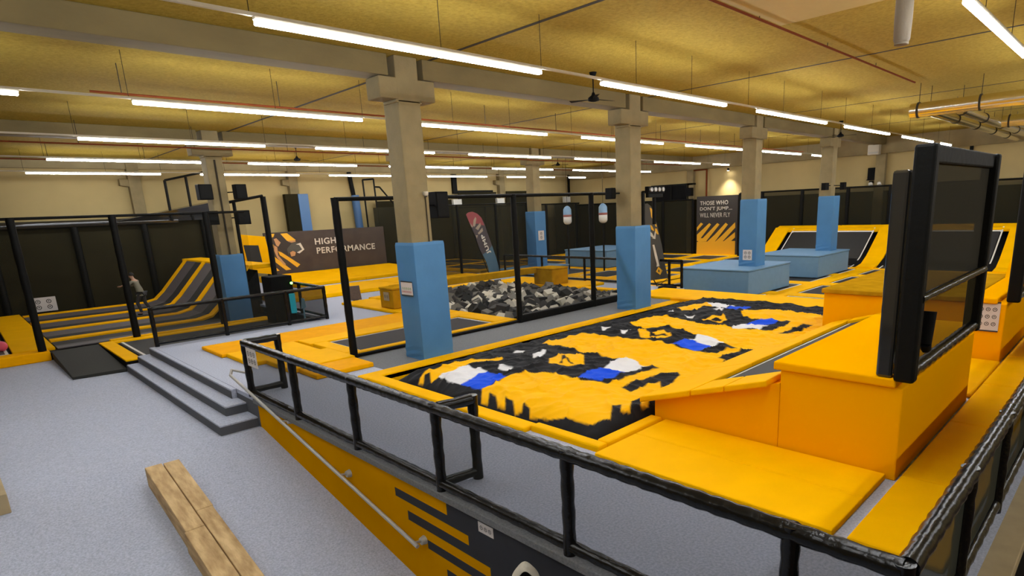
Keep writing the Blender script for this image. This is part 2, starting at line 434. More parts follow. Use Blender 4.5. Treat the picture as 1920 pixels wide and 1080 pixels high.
card_marks(nt_, Vector((6.898, 11.33, 1.49)), (0, -1, 0), (0, 0, 1), (-1, 0, 0), .44, .13, 1, 6, M_inkr)
notice('safety_notice', (22.055, 11.2, 1.02), (0, -1, 0), (0, 0, 1), .38, .40, 'small white notice on the pad of the nearer blue box', 2, 2)
notice('safety_notice', (22.45, 23.11, 1.75), (1, 0, 0), (0, 0, 1), .42, .5, 'small white notice on the pad seen through the pit fence', 2, 1)

def speaker(x, y, z, w_, d_, h_, lab, br):
    t = thing('loudspeaker', (x, y, z), lab, 'loudspeaker', 'loudspeakers on columns')
    cb = MB().box(x - w_ / 2, x + w_ / 2, y - d_ / 2, y + d_ / 2, z, z + h_).build('cabinet', M_blkm, t, bevel=.015)
    MB().box(x - w_ * .42, x + w_ * .42, y - d_ / 2 - .012, y - d_ / 2 - .001, z + .04, z + h_ - .04).build('grille', M_pole, cb)
    MB().tube((x, y, z + h_ / 2), (br[0], br[1], z + h_ / 2), .02, 8).build('bracket', M_blkm, t)
speaker(8.17, 11.7, 3.0, .34, .30, .58, 'black loudspeaker beside the nearest column', (7.45, 11.5))
speaker(6.68, 23.0, 3.88, .42, .35, .5, 'upper black loudspeaker left of the back left column', (7.0, 23.4))
speaker(6.76, 23.0, 3.05, .36, .35, .46, 'lower black loudspeaker left of the back left column', (7.0, 23.4))
speaker(7.80, 23.0, 3.88, .36, .35, .5, 'upper black loudspeaker right of the back left column', (7.4, 23.4))
speaker(7.75, 23.0, 3.02, .42, .35, .48, 'lower black loudspeaker right of the back left column', (7.4, 23.4))
speaker(14.2, 11.6, 3.3, .20, .25, .32, 'small black loudspeaker left of the second column', (14.6, 11.4))
t = thing('security_camera', (7.36, 10.99, 3.5), 'small dome camera on the nearest column', 'security camera')
MB().lathe([(.03, -.05), (.05, -.03), (.055, .02), (.05, .04)], (7.36, 10.97, 3.52), 16).build('housing', M_hous, t)
MB().lathe([(.006, -.075), (.026, -.065), (.03, -.05)], (7.36, 10.97, 3.52), 12).build('lens_dome', M_ink, t)
MB().box(7.33, 7.39, 10.97, 11.05, 3.49, 3.55).build('mount', M_hous, t)
tag(MB().tube((7.38, 11.03, 3.46), (7.38, 11.03, 2.5), .012, 8).build('cable_conduit', M_joint), 'thin dark cable conduit down the nearest column', 'conduit')
tag(MB().tube((7.22, 23.22, 5.2), (7.22, 23.22, 2.0), .03, 8).build('cable_conduit', M_joint), 'dark cable conduit down the back left column', 'conduit')
t = thing('stage_light_bar', (15.5, 10.9, 3.3), 'black bar of four stage lamps on the second column', 'light bar')
MB().box(15.05, 15.9, 10.85, 10.98, 3.42, 3.62).build('bar', M_blkm, t, bevel=.01)
MB().box(15.1, 15.85, 10.88, 10.99, 3.30, 3.42).build('control_box', M_pole, t, bevel=.01)
for k in range(4):
    MB().tube((15.17 + k * .2, 10.80, 3.53), (15.17 + k * .2, 10.86, 3.53), .06, 14).build('lamp_head', M_rail, t)
MB().tube((15.55, 11.0, 3.3), (15.55, 11.0, 2.5), .06, 10).build('pole', M_pole, t)
MB().box(15.0, 15.6, 10.97, 11.05, 3.45, 3.5).build('bracket', M_pole, t)
tag(MB().box(31.2, 31.5, 10.95, 11.15, 3.4, 3.75).tube((30.16, 11.05, 3.6), (31.3, 11.05, 3.6), .02).build('stage_lamp', M_blkm, bevel=.02), 'black stage lamp right of the farthest column', 'stage lamp')
tag(MB().box(28.9, 29.3, 10.95, 11.15, 3.4, 3.72).tube((29.7, 11.05, 3.6), (29.1, 11.05, 3.6), .02).build('stage_lamp', M_blkm, bevel=.02), 'black stage lamp left of the farthest column', 'stage lamp')

# =====================================================================
# FENCES AND RAILINGS
# =====================================================================
def fence(name, label, cat, pts, z0, z1, net, pr=.08, posts=None, mid=None, group=None, bottom=True, netlow=None, toprail=.05):
    """pts: polyline (x,y); posts: list of (x,y)"""
    t = thing(name, (pts[0][0], pts[0][1], z0), label, cat, group)
    for (x, y) in (posts or pts):
        MB().tube((x, y, z0), (x, y, z1), pr, 12, bumps=14).build('post', M_pole, t)
    for a, c in zip(pts[:-1], pts[1:]):
        MB().tube((*a, z1 - toprail * .6), (*c, z1 - toprail * .6), toprail, 10).build('top_rail', M_pole, t)
        if bottom: MB().tube((*a, z0 + .10), (*c, z0 + .10), .07, 10).build('bottom_rail', M_pole, t)
        MB().add([(*a, z0 + .06), (*c, z0 + .06), (*c, z1 - .03), (*a, z1 - .03)], [(0, 1, 2, 3)]).build('net_panel', net, t)
        if mid: MB().tube((*a, mid), (*c, mid), .035, 8).build('middle_rail', M_pole, t)
    return t
# left court front fence and its dark back tarpaulin
fx = [-.93, 1.57, 3.87, 6.4]
fence('court_fence', 'tall black net fence with sleeved posts along the left court', 'net fence', [(-3, 22.36), (7.6, 22.36)], CT + .03, 3.47, M_net, .10, [(x, 22.36) for x in fx], bottom=False, toprail=.04)
t = thing('tarpaulin_wall', (-4, 33.9, FL), 'dark tarpaulin wall closing the back of the left court', 'tarpaulin wall')
MB().box(-6, 10.2, 33.85, 33.95, FL, 3.3).build('tarpaulin', M_tarp, t)
for x in (-3.6, -1.2, 1.6, 4.4, 7.0, 9.5): MB().tube((x, 33.75, FL), (x, 33.75, 3.3), .14, 10).build('post', M_pole, t)
MB().tube((-6, 33.7, 3.33), (8.4, 33.7, 3.33), .16, 14).build('top_roll', M_gloss, t)
b = MB(); b.prism([(5.6, 33.6, 3.3), (10.1, 33.6, 3.3), (10.1, 33.8, 3.3), (5.6, 33.8, 3.3)], [(5.6, 33.6, 3.32), (10.1, 32.9, 4.15), (10.1, 33.8, 4.2), (5.6, 33.8, 3.34)]); b.build('sloping_cover', M_gloss, t)
t = thing('high_net_frame', (9, 33.2, 3.5), 'high black net frame above the back of the left court', 'net frame')
for x, z in ((8.1, 5.15), (9.0, 5.35), (9.9, 5.6)): MB().tube((x, 33.4, 3.3), (x, 33.4, z), .06, 8).build('post', M_pole, t)
MB().tube((8.1, 33.4, 5.15), (10.3, 33.4, 5.65), .05, 8).build('top_rail', M_pole, t)
MB().add([(8.1, 33.4, 3.4), (10.0, 33.4, 3.4), (10.0, 33.4, 5.55), (8.1, 33.4, 5.15)], [(0, 1, 2, 3)]).build('net_panel', M_netl, t)
t = thing('court_end_net', (8.95, 24.1, 0), 'black net frame at the end of the court, next to the wall poster', 'net frame')
MB().tube((8.95, 24.1, 0), (8.95, 24.1, 4.0), .10, 10).build('post', M_pole, t)
MB().tube((7.9, 24.1, 0), (7.9, 24.1, 3.8), .06, 10).build('post', M_pole, t)
MB().tube((7.75, 24.1, 3.82), (8.95, 24.1, 4.03), .05, 8).build('top_rail', M_pole, t)
MB().add([(7.75, 24.1, .2), (8.95, 24.1, .2), (8.95, 24.1, 4.0), (7.75, 24.1, 3.8)], [(0, 1, 2, 3)]).build('net_panel', M_net, t)
# foam pit fence
pf = [(6.12, 12.55), (11.15, 12.5), (14.35, 12.5), (17.0, 12.5)]
t = thing('pit_fence', (6.12, 12.55, 0), 'tall black framed net fence between the walkway and the foam pit', 'net fence')
for i, (x, y) in enumerate(pf):
    MB().tube((x, y, 0), (x, y, 3.52), .085, 12, bumps=16).build('post', M_pole, t)
for a, c in zip(pf[:-1], pf[1:]):
    MB().tube((*a, 3.49), (*c, 3.49), .045, 10).build('top_rail', M_pole, t)
    MB().add([(*a, .06), (*c, .06), (*c, 3.46), (*a, 3.46)], [(0, 1, 2, 3)]).build('net_panel', M_netl if a[0] < 7 else M_netp, t)
MB().box(11.15, 17.0, 12.42, 12.58, 0, .22).build('bottom_rail', M_pole, t, bevel=.03)
MB().tube((6.12, 12.55, .05), (11.15, 12.5, .05), .04, 8).build('bottom_rail', M_pole, t)

def railing(name, label, pts, posts, net, h=1.06, z0=0, group='padded railings', r=.062, pr=.055, gloss=True):
    pr = pr + .008 if r > .06 else pr; r = r + .007 if r > .06 else r
    t = thing(name, (pts[0][0], pts[0][1], z0), label, 'railing', group)
    for a, c in zip(pts[:-1], pts[1:]):
        L_ = math.dist(a, c)
        MB().tube((*a, z0 + h - r), (*c, z0 + h - r), r, 14, bumps=max(2, int(L_ / .07))).build('top_rail', M_blk, t)
        MB().tube((*a, z0 + .09), (*c, z0 + .09), r * .85, 12, bumps=max(2, int(L_ / .09))).build('bottom_rail', M_blk, t)
        MB().add([(*a, z0 + .09), (*c, z0 + .09), (*c, z0 + h - .05), (*a, z0 + h - .05)], [(0, 1, 2, 3)]).build('net_panel', net, t)
    for (x, y) in posts:
        MB().tube((x, y, z0), (x, y, z0 + h - .02), pr, 12, bumps=12).build('post', M_blk, t)
    return t
railing('platform_railing', 'black padded railing along the edge of the platform above the yellow wall', [(3.52, .76), (3.52, 11.4)], [(3.52, y) for y in (.76, 1.42, 3.44, 5.46, 7.42, 9.36, 11.4)], M_netr)
railing('platform_railing', 'black padded railing on the right edge of the platform, beside the long yellow mat', [(3.56, .75), (16, .75)], [(x, .75) for x in (5.2, 6.8, 8.6, 10.6, 12.8, 15)], M_netk)
railing('railing_return', 'short black railing return with a white notice at the top of the steps', [(3.55, 11.45), (4.1, 11.45)], [(4.12, 11.45)], M_net)
railing('railing_gate', 'short black railing piece sticking out from the platform railing', [(3.56, 5.46), (3.98, 5.4)], [(4.0, 5.4)], M_net)
railing('landing_railing', 'black railing with see-through net around the far edge of the landing', [(3.58, 18.4), (8.24, 18.4), (8.35, 22.2)], [(3.58, 18.4), (5.3, 18.4), (7.05, 18.4), (8.24, 18.4), (8.3, 20.4), (8.35, 22.2)], M_netr, r=.05)
railing('court_railing', 'black railing with net between the foam pit and the far court', [(19.2, 12.35), (19.2, 22.4)], [(19.2, y) for y in (12.35, 12.9, 15.2, 17.2, 19.8, 22.4)], M_netl, r=.05)
notice('safety_notice', (3.46, 10.92, .80), (0, -1, 0), (0, 0, 1), .46, .33, 'faded white notice on the end of the platform railing', 2, 3)
notice('safety_notice', (3.497, 4.66, -.195), (0, -1, 0), (0, 0, 1), .25, .12, 'small white label on the black part of the platform wall', 1, 3)
notice('safety_notice', (2.78, 33.55, .04), (1, 0, 0), (0, 0, 1), .85, .6, 'white notice at the foot of the dark tarpaulin wall', 2, 2)

# handrail on the platform wall
t = thing('handrail', (3.36, 8, 0), 'thin grey steel handrail sloping down along the yellow wall', 'handrail')
p0 = Vector((3.34, 11.85, .36)); p1 = Vector((3.34, 5.83, -.79))
MB().tube(p0, p1, .026, 12).build('tube', M_rail, t)
MB().tube(p0, (3.42, 12.0, .42), .026, 10).tube((3.42, 12.0, .42), (3.52, 11.5, .42), .022, 10).build('end_return', M_rail, t)
for k in (.36, .68, .985):
    p = p0.lerp(p1, k)
    br = MB().tube(p, (3.46, p.y, p.z - .03), .016, 8).build('bracket', M_rail, t)
    MB().tube((3.44, p.y, p.z - .03), (3.5, p.y, p.z - .03), .045, 14, r2=.06).build('wall_rose', M_rail, br)
t = thing('handrail', (9, .55, .5), 'white tube end of a handrail outside the right-hand railing', 'handrail')
MB().tube((7.2, .60, .80), (12, .60, .80), .03, 10).build('tube', M_white, t)
MB().tube((8.6, .60, .80), (8.6, .72, .80), .015, 8).build('bracket', M_white, t)
MB().tube((11, .60, .80), (11, .72, .80), .015, 8).build('bracket', M_white, t)

# =====================================================================
# STEPS, SLEEPERS
# =====================================================================
b = MB()
b.box(2.86, 3.498, 11.25, 18.55, FL, FL + .18)
b.box(3.13, 3.498, 11.75, 18.55, FL + .18, FL + .36)
b.box(3.40, 3.498, 12.2, 18.45, FL + .36, 0)
tag(b.build('carpeted_steps', M_carp, bevel=.012), 'three grey carpeted steps up to the platform', 'steps')
b = MB()
for (a0, a1, z0, z1, y0, y1) in ((2.852, 2.86, FL, FL + .15, 11.25, 18.55), (3.122, 3.13, FL + .18, FL + .33, 11.75, 18.55), (3.392, 3.40, FL + .36, -.03, 12.2, 18.45)):
    b.box(a0, a1, y0, y1, z0, z1)
b.box(2.86, 3.5, 11.242, 11.25, FL, FL + .15); b.box(3.13, 3.5, 11.742, 11.75, FL + .18, FL + .33)
struct(b.build('trim_3', M_nosing))
nrm = Vector((0, -.185, 1)).normalized()
def sleeper(x0, x1, y0, y1, h, lab):
    b = MB(); t = .007
    b.prism([(x0 + t, y0, rz(y0)), (x1 - t, y0, rz(y0)), (x1 - t, y1, rz(y1)), (x0 + t, y1, rz(y1))], [(x0 + t, y0, rz(y0) + h), (x1 - t, y0, rz(y0) + h), (x1 - t, y1, rz(y1) + h), (x0 + t, y1, rz(y1) + h)])
    tag(b.build('timber_sleeper', M_wood, bevel=.008), lab, 'timber block', 'timber sleepers on the ramp')
sleeper(1.52, 1.755, 8.40, 10.28, .30, 'far left timber sleeper of the row on the ramp')
sleeper(1.755, 1.98, 8.78, 10.26, .30, 'far right timber sleeper, its end level with the far left one')
sleeper(1.50, 1.755, 5.0, 8.39, .30, 'near left timber sleeper with a dark joint at its far end')
sleeper(1.755, 1.97, 5.0, 8.77, .30, 'near right timber sleeper running out of the bottom of the view')
b = MB(); b.prism([(-.9, 10.65, rz(10.65)), (.02, 10.65, rz(10.65)), (0.0, 11.4, FL), (-.9, 11.4, FL)], [(-.9, 10.65, rz(10.65) + .28), (0.02, 10.65, rz(10.65) + .28), (0.0, 11.4, FL + .28), (-.9, 11.4, FL + .28)])
tag(b.build('wooden_block', M_bei, bevel=.01), 'pale wooden block end at the left edge on the carpet', 'block')

# =====================================================================
# AIR BAG AND THE PADS ROUND IT
# =====================================================================
def padbox(name, b, lab, m_=None, cat='edge pad', bev=.03, group=None, rot=None):
    return tag(MB().box(*b).build(name, m_ or M_yelp, None, bevel=bev), lab, cat, group)
padbox('edge_pad', (5.35, 16.4, 10.58, 10.97, -.25, .035), 'long narrow edge pad between the walkway and the air bag')
padbox('edge_pad', (5.33, 5.62, 6.05, 10.57, -.25, .07), 'yellow edge pad along the end of the air bag, behind the railing')
padbox('edge_pad', (5.46, 5.64, 4.74, 6.04, -.25, .09), 'raised yellow corner pad at the near corner of the air bag')
padbox('edge_pad', (5.65, 6.89, 4.74, 4.94, -.25, .09), 'short yellow edge pad between the air bag and the near landing mat')
padbox('edge_pad', (16.35, 16.6, 4.9, 10.96, -.05, .12), 'yellow edge pad along the far end of the air bag', M_org)
padbox('floor_mat', (16.6, 18.5, 5.0, 12.7, 0, .09), 'broad yellow mat beyond the far end of the air bag', cat='floor mat')

POLYS = [["y",[[5.76,9.39],[5.89,9.47],[6.0,9.51],[6.58,9.57],[7.11,9.28],[7.42,8.92],[7.31,8.76],[7.06,9.12],[6.66,9.14],[6.46,9.11],[6.0,9.04],[5.82,9.06],[5.99,9.33],[5.96,9.45],[5.77,9.24]]],["y",[[5.75,7.52],[5.96,7.75],[6.32,7.76],[6.79,7.81],[6.96,7.56],[7.15,7.19],[7.17,6.77],[7.1,6.53],[7.17,6.43],[7.21,6.23],[7.22,6.04],[7.59,6.02],[8.2,6.04],[8.62,6.02],[7.44,5.14],[7.32,5.25],[6.96,5.05],[6.8,5.07],[7.12,5.27],[6.91,5.32],[6.56,5.08],[6.41,5.13],[6.69,5.34],[6.48,5.35],[6.16,5.12],[6.09,5.17],[5.91,5.23],[5.89,5.39],[5.89,5.68],[5.8,5.99],[5.75,6.36],[5.87,6.47],[5.92,6.68],[5.79,6.56],[5.74,6.68],[5.93,6.93],[5.94,7.13],[5.76,6.93],[5.76,7.11],[5.92,7.34],[5.94,7.53],[5.76,7.36]]],["k",[[7.25,5.79],[7.54,5.74],[7.86,5.7],[8.2,5.67],[8.02,5.54],[7.62,5.55],[7.37,5.55],[7.23,5.62]]],["k",[[7.29,6.23],[7.26,6.05],[7.36,6.04],[7.93,6.03],[8.33,6.07],[8.62,6.02],[8.62,6.25],[8.33,6.2],[8.0,6.22],[7.74,6.21],[7.52,6.2]]],["y",[[8.85,9.31],[9.08,9.32],[9.7,9.26],[10.12,9.24],[10.2,9.15],[10.17,8.62],[10.1,8.16],[10.21,7.67],[10.19,7.29],[10.24,7.06],[10.01,6.79],[8.45,5.72],[8.64,6.03],[8.68,6.0],[8.59,6.36],[8.9,6.81],[8.71,6.87],[8.64,6.99],[8.67,7.39],[8.82,7.74],[8.73,7.89],[8.79,8.21],[8.92,8.73]]],["y",[[9.99,7.73],[10.2,7.46],[10.22,7.07],[10.13,6.8],[10.04,6.44],[10.08,6.12],[10.04,5.86],[10.3,5.81],[10.58,5.8],[10.71,5.43],[10.39,5.47],[10.18,5.49],[9.9,5.57],[9.85,5.35],[9.27,5.28],[8.54,5.22],[8.07,5.21],[7.63,5.28],[7.51,5.4],[8.22,5.82],[8.63,5.61],[8.52,5.48],[7.69,5.22],[6.88,5.34],[7.53,5.83],[8.65,6.01],[8.65,6.22],[8.86,6.61],[9.11,7.05]]],["k",[[10.08,6.12],[10.42,6.01],[10.79,6.03],[10.86,5.95],[10.75,5.73],[10.52,5.77],[10.21,5.75],[10.04,5.86]]],["k",[[9.9,5.57],[10.17,5.51],[10.67,5.48],[10.76,5.33],[10.22,5.33],[9.83,5.35]]],["k",[[7.53,5.83],[7.95,5.73],[8.43,5.76],[8.66,5.63],[8.52,5.49],[8.14,5.46],[7.77,5.52],[7.39,5.54],[7.21,5.59]]],["y",[[11.42,8.82],[12.5,9.21],[13.02,9.14],[13.02,8.68],[12.89,8.17],[12.75,7.87],[12.59,7.36],[12.63,6.94],[12.53,6.61],[12.59,6.12],[12.84,5.86],[13.14,5.8],[13.85,5.84],[13.79,6.1],[13.58,6.62],[13.75,7.04],[14.04,7.25],[14.54,7.42],[14.89,6.97],[14.91,6.41],[15.09,5.57],[13.8,5.08],[12.94,5.06],[12.33,5.06],[11.46,5.11],[10.76,5.33],[10.86,5.95],[11.1,6.77],[11.44,7.39],[11.63,7.89],[11.23,8.21],[11.49,8.88]]],["k",[[12.63,5.63],[13.18,5.55],[13.82,5.55],[13.85,5.35],[13.21,5.32],[12.56,5.37]]],["k",[[12.33,5.06],[12.97,5.08],[13.78,5.09],[13.55,4.99],[12.92,5.01]]],["y",[[14.05,9.18],[15.07,9.14],[15.24,8.79],[14.52,8.31],[14.55,8.65],[13.95,8.55],[13.87,8.9]]],["w",[[5.99,9.06],[6.61,9.13],[6.71,9.06],[6.62,8.4],[6.4,8.44],[6.15,8.34],[5.96,8.35],[5.95,8.7]]],["w",[[7.86,6.68],[8.44,6.9],[8.71,6.87],[8.9,6.81],[8.76,6.59],[8.59,6.36],[8.62,6.23],[8.51,6.29],[8.32,6.18],[7.98,6.2]]],["w",[[10.71,6.73],[10.82,6.63],[11.11,6.75],[11.19,6.64],[10.9,5.98],[10.79,6.03],[10.51,6.02],[10.57,6.42]]],["w",[[12.6,6.74],[13.03,6.71],[13.28,6.15],[12.74,6.12],[12.47,6.58]]],["w",[[15.19,8.9],[15.35,8.62],[15.1,7.98],[14.43,7.94],[14.52,8.31]]],["w",[[7.84,9.07],[8.06,9.18],[8.15,9.04],[7.95,8.87]]],["w",[[7.87,8.5],[8.33,8.53],[7.76,8.15],[7.61,8.22]]],["w",[[6.83,8.35],[6.98,8.46],[6.93,8.03],[6.82,8.05]]],["w",[[10.76,9.16],[10.91,8.98],[10.66,8.92],[10.46,8.86]]],["w",[[10.77,8.58],[11.03,8.46],[10.5,8.26],[10.48,8.31]]],["w",[[13.36,8.5],[13.23,8.3],[13.3,8.14],[13.15,8.12],[13.12,8.26]]],["w",[[14.14,8.15],[14.36,8.06],[14.15,7.8],[14.01,7.79]]],["w",[[13.45,9.06],[13.78,9.14],[13.45,8.86]]],["b",[[5.96,8.35],[6.15,8.34],[6.48,8.49],[6.63,8.38],[6.63,8.03],[6.57,7.8],[6.31,7.78],[5.95,7.75]]],["b",[[7.2,6.73],[7.65,6.78],[7.84,6.66],[7.96,6.25],[7.51,6.15],[7.26,6.21],[7.22,6.43]]],["b",[[10.17,6.81],[10.65,6.71],[10.57,6.42],[10.51,6.02],[10.21,6.05],[10.07,6.16]]],["b",[[13.02,6.6],[13.66,6.52],[13.8,6.08],[13.37,6.11],[13.19,6.31]]],["b",[[14.43,7.94],[14.86,7.86],[14.93,7.43],[14.54,7.42],[14.33,7.67]]],["y",[[7.86,8.02],[8.44,8.07],[8.55,7.75],[7.84,7.11],[7.59,7.27],[7.48,7.66]]],["k",[[7.6,7.52],[7.69,7.55],[8.13,7.94],[8.24,7.98],[7.95,7.61],[7.8,7.31],[7.78,7.18],[7.79,7.41],[7.93,7.64],[7.88,7.69],[7.63,7.45]]],["y",[[10.84,8.14],[10.96,8.04],[10.76,7.74],[11.21,7.67],[10.74,7.15],[10.52,7.19],[10.39,7.37],[10.3,7.65]]],["k",[[10.49,7.56],[10.76,7.73],[10.82,7.73],[10.7,7.54],[10.83,7.4],[10.75,7.24],[10.71,7.41],[10.51,7.41],[10.6,7.53],[10.52,7.54]]],["y",[[13.06,7.83],[13.51,7.78],[13.55,7.54],[13.65,7.53],[13.18,7.17],[12.91,7.2],[12.94,7.4],[12.93,7.68]]],["k",[[13.06,7.55],[13.34,7.62],[13.25,7.42],[13.25,7.28],[13.13,7.36],[12.99,7.42]]]]
def bag_z(x, y):
    cl = lambda v: max(0.0, min(1.0, v))
    P = (1 - (1 - cl((x - 5.66) / .5)) ** 2) ** .5; Q = (1 - (1 - cl((y - 4.96) / .22)) ** 2) ** .5; S = (1 - (1 - cl((10.3 - y) / .9)) ** 2) ** .5
    g = cl((y - 4.96) / 1.6) * cl((10.3 - y) / 2) * cl((x - 5.66) / 1.5); f = P * Q * S
    z = -.20 + .40 * f + .10 * g * (0.6 + .4 * math.cos((x - 7.6) / 3.4 * 2 * PI))
    a = noise.noise((x * .9, y * 1.6, 0)); c = noise.noise((x * 2.2 + 9, y * 3.4, 3)); d = noise.noise((x * 6, y * 7, 7))
    z += (.05 * a * g + .04 * (abs(c) - .2) + .012 * d) * f
    r1 = 1 - abs(noise.noise((x * 1.6 + y * .7 + 4, y * 1.1 - x * .9, 11))) * 2.2; r2 = 1 - abs(noise.noise((x * 3.1, y * 2.0 + x, 17))) * 2.2
    z += (.045 * max(0, r1) ** 6 + .022 * max(0, r2) ** 5) * f
    return z
def air_bag():
    st = .026; x0, x1, y0, y1 = 5.66, 16.3, 4.96, 10.30
    nx = int((x1 - x0) / st) + 1; ny = int((y1 - y0) / st) + 1
    cols = {'y': (.92, .47, .001), 'k': (.016, .016, .018), 'w': (.72, .72, .74), 'b': (.015, .085, .72)}
    # the print is cut on a grid three times finer than the sheet and averaged, so the edges of the colours stay clean
    q = 3; fx, fy = nx * q, ny * q; s3 = st / q
    grid = [bytearray(fy) for _ in range(fx)]; code = {'k': 0, 'y': 1, 'w': 2, 'b': 3}; back = [cols[c] for c in 'kywb']
    for c, pts in POLYS:
        ya = min(p[1] for p in pts); yb = max(p[1] for p in pts); n = len(pts); cc = code[c]
        for j in range(max(0, int((ya - y0) / s3)), min(fy, int((yb - y0) / s3) + 2)):
            y = y0 + (j - 1) * s3; xs_ = []
            for i in range(n):
                a, b_ = pts[i], pts[(i + 1) % n]
                if (a[1] > y) != (b_[1] > y): xs_.append(a[0] + (y - a[1]) * (b_[0] - a[0]) / (b_[1] - a[1]))
            xs_.sort()
            for k in range(0, len(xs_) - 1, 2):
                for i in range(max(0, math.ceil((xs_[k] - x0) / s3) + 1), min(fx, int((xs_[k + 1] - x0) / s3) + 2)): grid[i][j] = cc
    vs = []; vc = []
    for i in range(nx):
        for j in range(ny):
            x = x0 + i * st; y = y0 + j * st
            vs.append((x, y, bag_z(x, y))); acc = [0.0, 0.0, 0.0]
            for a in range(q):
                for d in range(q):
                    c = back[grid[i * q + a][j * q + d]]; acc[0] += c[0]; acc[1] += c[1]; acc[2] += c[2]
            vc.append((acc[0] / 9, acc[1] / 9, acc[2] / 9))
    fs = [(i * ny + j, (i + 1) * ny + j, (i + 1) * ny + j + 1, i * ny + j + 1) for i in range(nx - 1) for j in range(ny - 1)]
    me = bpy.data.meshes.new('top_sheet'); me.from_pydata(vs, [], fs)
    at = me.color_attributes.new('print', 'FLOAT_COLOR', 'POINT')
    buf = []
    for c in vc: buf += [c[0], c[1], c[2], 1.0]
    at.data.foreach_set('color', buf)
    me.polygons.foreach_set('use_smooth', [True] * len(fs))
    M = mat('printed_bag_fabric', (1, 1, 1), .6, bump=.35, bscale=9, spec=.05)
    nd = M.node_tree.nodes.new('ShaderNodeVertexColor'); nd.layer_name = 'print'
    M.node_tree.links.new(nd.outputs[0], M.node_tree.nodes['Principled BSDF'].inputs['Base Color'])
    me.materials.append(M)
    t = thing('air_bag', (11, 7.7, -1), 'large landing air bag printed in yellow, black, white and blue', 'air bag')
    o = bpy.data.objects.new('top_sheet', me); COL.objects.link(o); o.parent = t; o.matrix_parent_inverse = Matrix.Translation(t.location).inverted()
    # wrinkled black side skirt
    per = [(x0 + i * .06, y0) for i in range(int((x1 - x0) / .06) + 1)] + [(x1, y0 + j * .06) for j in range(int((y1 - y0) / .06) + 1)]
    per += [(x1 - i * .06, y1) for i in range(int((x1 - x0) / .06) + 1)] + [(x0, y1 - j * .06) for j in range(int((y1 - y0) / .06) + 1)]
    vs = []; fs = []; L = 6; n = len(per); cx, cy = (x0 + x1) / 2, (y0 + y1) / 2
    for k in range(L + 1):
        for (x, y) in per:
            q = noise.noise((x * 7, y * 7, k * .4)) * .03 * min(1, k / 2)
            zt = bag_z(min(max(x, x0), x1), min(max(y, y0), y1)) + .004
            z = zt + (-.95 - zt) * k / L
            vs.append((x + (x - cx) / 6 * q, y + (y - cy) / 3 * q, z))
    for k in range(L):
        for i in range(n): fs.append((k * n + i, k * n + (i + 1) % n, (k + 1) * n + (i + 1) % n, (k + 1) * n + i))
    s = MB().add(vs, fs, smooth=True).build('side_skirt', mat('black_bag_side', (.02, .02, .021), .5, bump=.6, bscale=12), t)
air_bag()

# landing mats on the near side
tag(MB().box(6.16, 6.88, 1.76, 4.68, .0, .075).build('landing_mat', M_yelp, bevel=.012), 'long yellow landing mat lying against the foot of the near jump block', 'landing mat')
tag(MB().box(5.3, 6.155, 1.76, 4.68, .0, .075).build('landing_mat', M_yelp, bevel=.012), 'long yellow landing mat between the platform railing and the mat at the jump block', 'landing mat')
e0 = [5.3, 7.0, 9.2, 11.4, 13.6, 15.8, 18.0]
for k in range(6):
    tag(MB().box(e0[k], e0[k + 1] - .012, .86, 1.63, 0, .06).build('floor_mat', M_yelp, bevel=.02),
        'yellow mat in the strip along the right-hand railing, %s from the near end' % ordn[k], 'floor mat', 'mats along the right-hand railing')
padbox('floor_mat', (10.6, 13.05, 1.64, 2.9, 0, .07), 'flat yellow mat between the screened block and the far block', cat='floor mat')

# =====================================================================
# BLOCKS, SLANTED TRAMPOLINE AND SCREENS
# =====================================================================
t = thing('jump_block', (6.9, 1.66, 0), 'large yellow jump block with a black screen on its right edge', 'jump block')
MB().box(6.9, 10.45, 1.67, 3.02, 0, 1.07).build('body', M_yelb, t, bevel=.015)
MB().box(6.86, 10.6, 1.74, 3.10, 1.07, 1.175).build('top_pad', M_yelb, t, bevel=.02)
t = thing('jump_block', (13.1, 1.67, 0), 'far yellow jump block with a white pictogram notice on its front', 'jump block')
MB().box(13.1, 17.0, 1.67, 4.86, 0, 1.10).build('body', M_yelb, t, bevel=.015)
MB().box(13.04, 17.05, 2.2, 4.9, 1.10, 1.20).build('top_pad', M_beam, t, bevel=.02)
MB().box(13.04, 17.05, 1.80, 2.19, 1.10, 1.20).build('side_pad', M_yelb, t, bevel=.02)
MB().prism([(16.4, 1.8, 1.2), (17.0, 1.8, 1.2), (17.0, 2.19, 1.2), (16.4, 2.19, 1.2)], [(16.9, 1.8, 1.6), (17.0, 1.8, 1.6), (17.0, 2.19, 1.6), (16.9, 2.19, 1.6)]).build('wedge', M_yelb, t)
notice('safety_notice', (13.09, 1.93, .86), (0, -1, 0), (0, 0, 1), .36, .50, 'white sheet of seven pictograms on the far yellow block', 3, 3, (M_ink,), frame=True)
# slanted trampoline
t = thing('slanted_trampoline', (6.9, 3, 0), 'yellow framed trampoline tilted towards the air bag', 'trampoline')
def sl(y): return .40 + (4.88 - y) * (.57 / 1.9)
MB().prism([(6.9, 3.022, 0), (6.9, 4.88, 0), (6.9, 4.88, .33), (6.9, 3.022, .90)], [(12.9, 3.022, 0), (12.9, 4.88, 0), (12.9, 4.88, .33), (12.9, 3.022, .90)]).build('body', M_yelb, t)
def slq(x0, x1, y0, y1, zo, th, name, m_, bev=.02):
    b = MB(); b.prism([(x0, y0, sl(y0) + zo), (x1, y0, sl(y0) + zo), (x1, y1, sl(y1) + zo), (x0, y1, sl(y1) + zo)], [(x0, y0, sl(y0) + zo + th), (x1, y0, sl(y0) + zo + th), (x1, y1, sl(y1) + zo + th), (x0, y1, sl(y1) + zo + th)])
    return b.build(name, m_, t, bevel=bev)
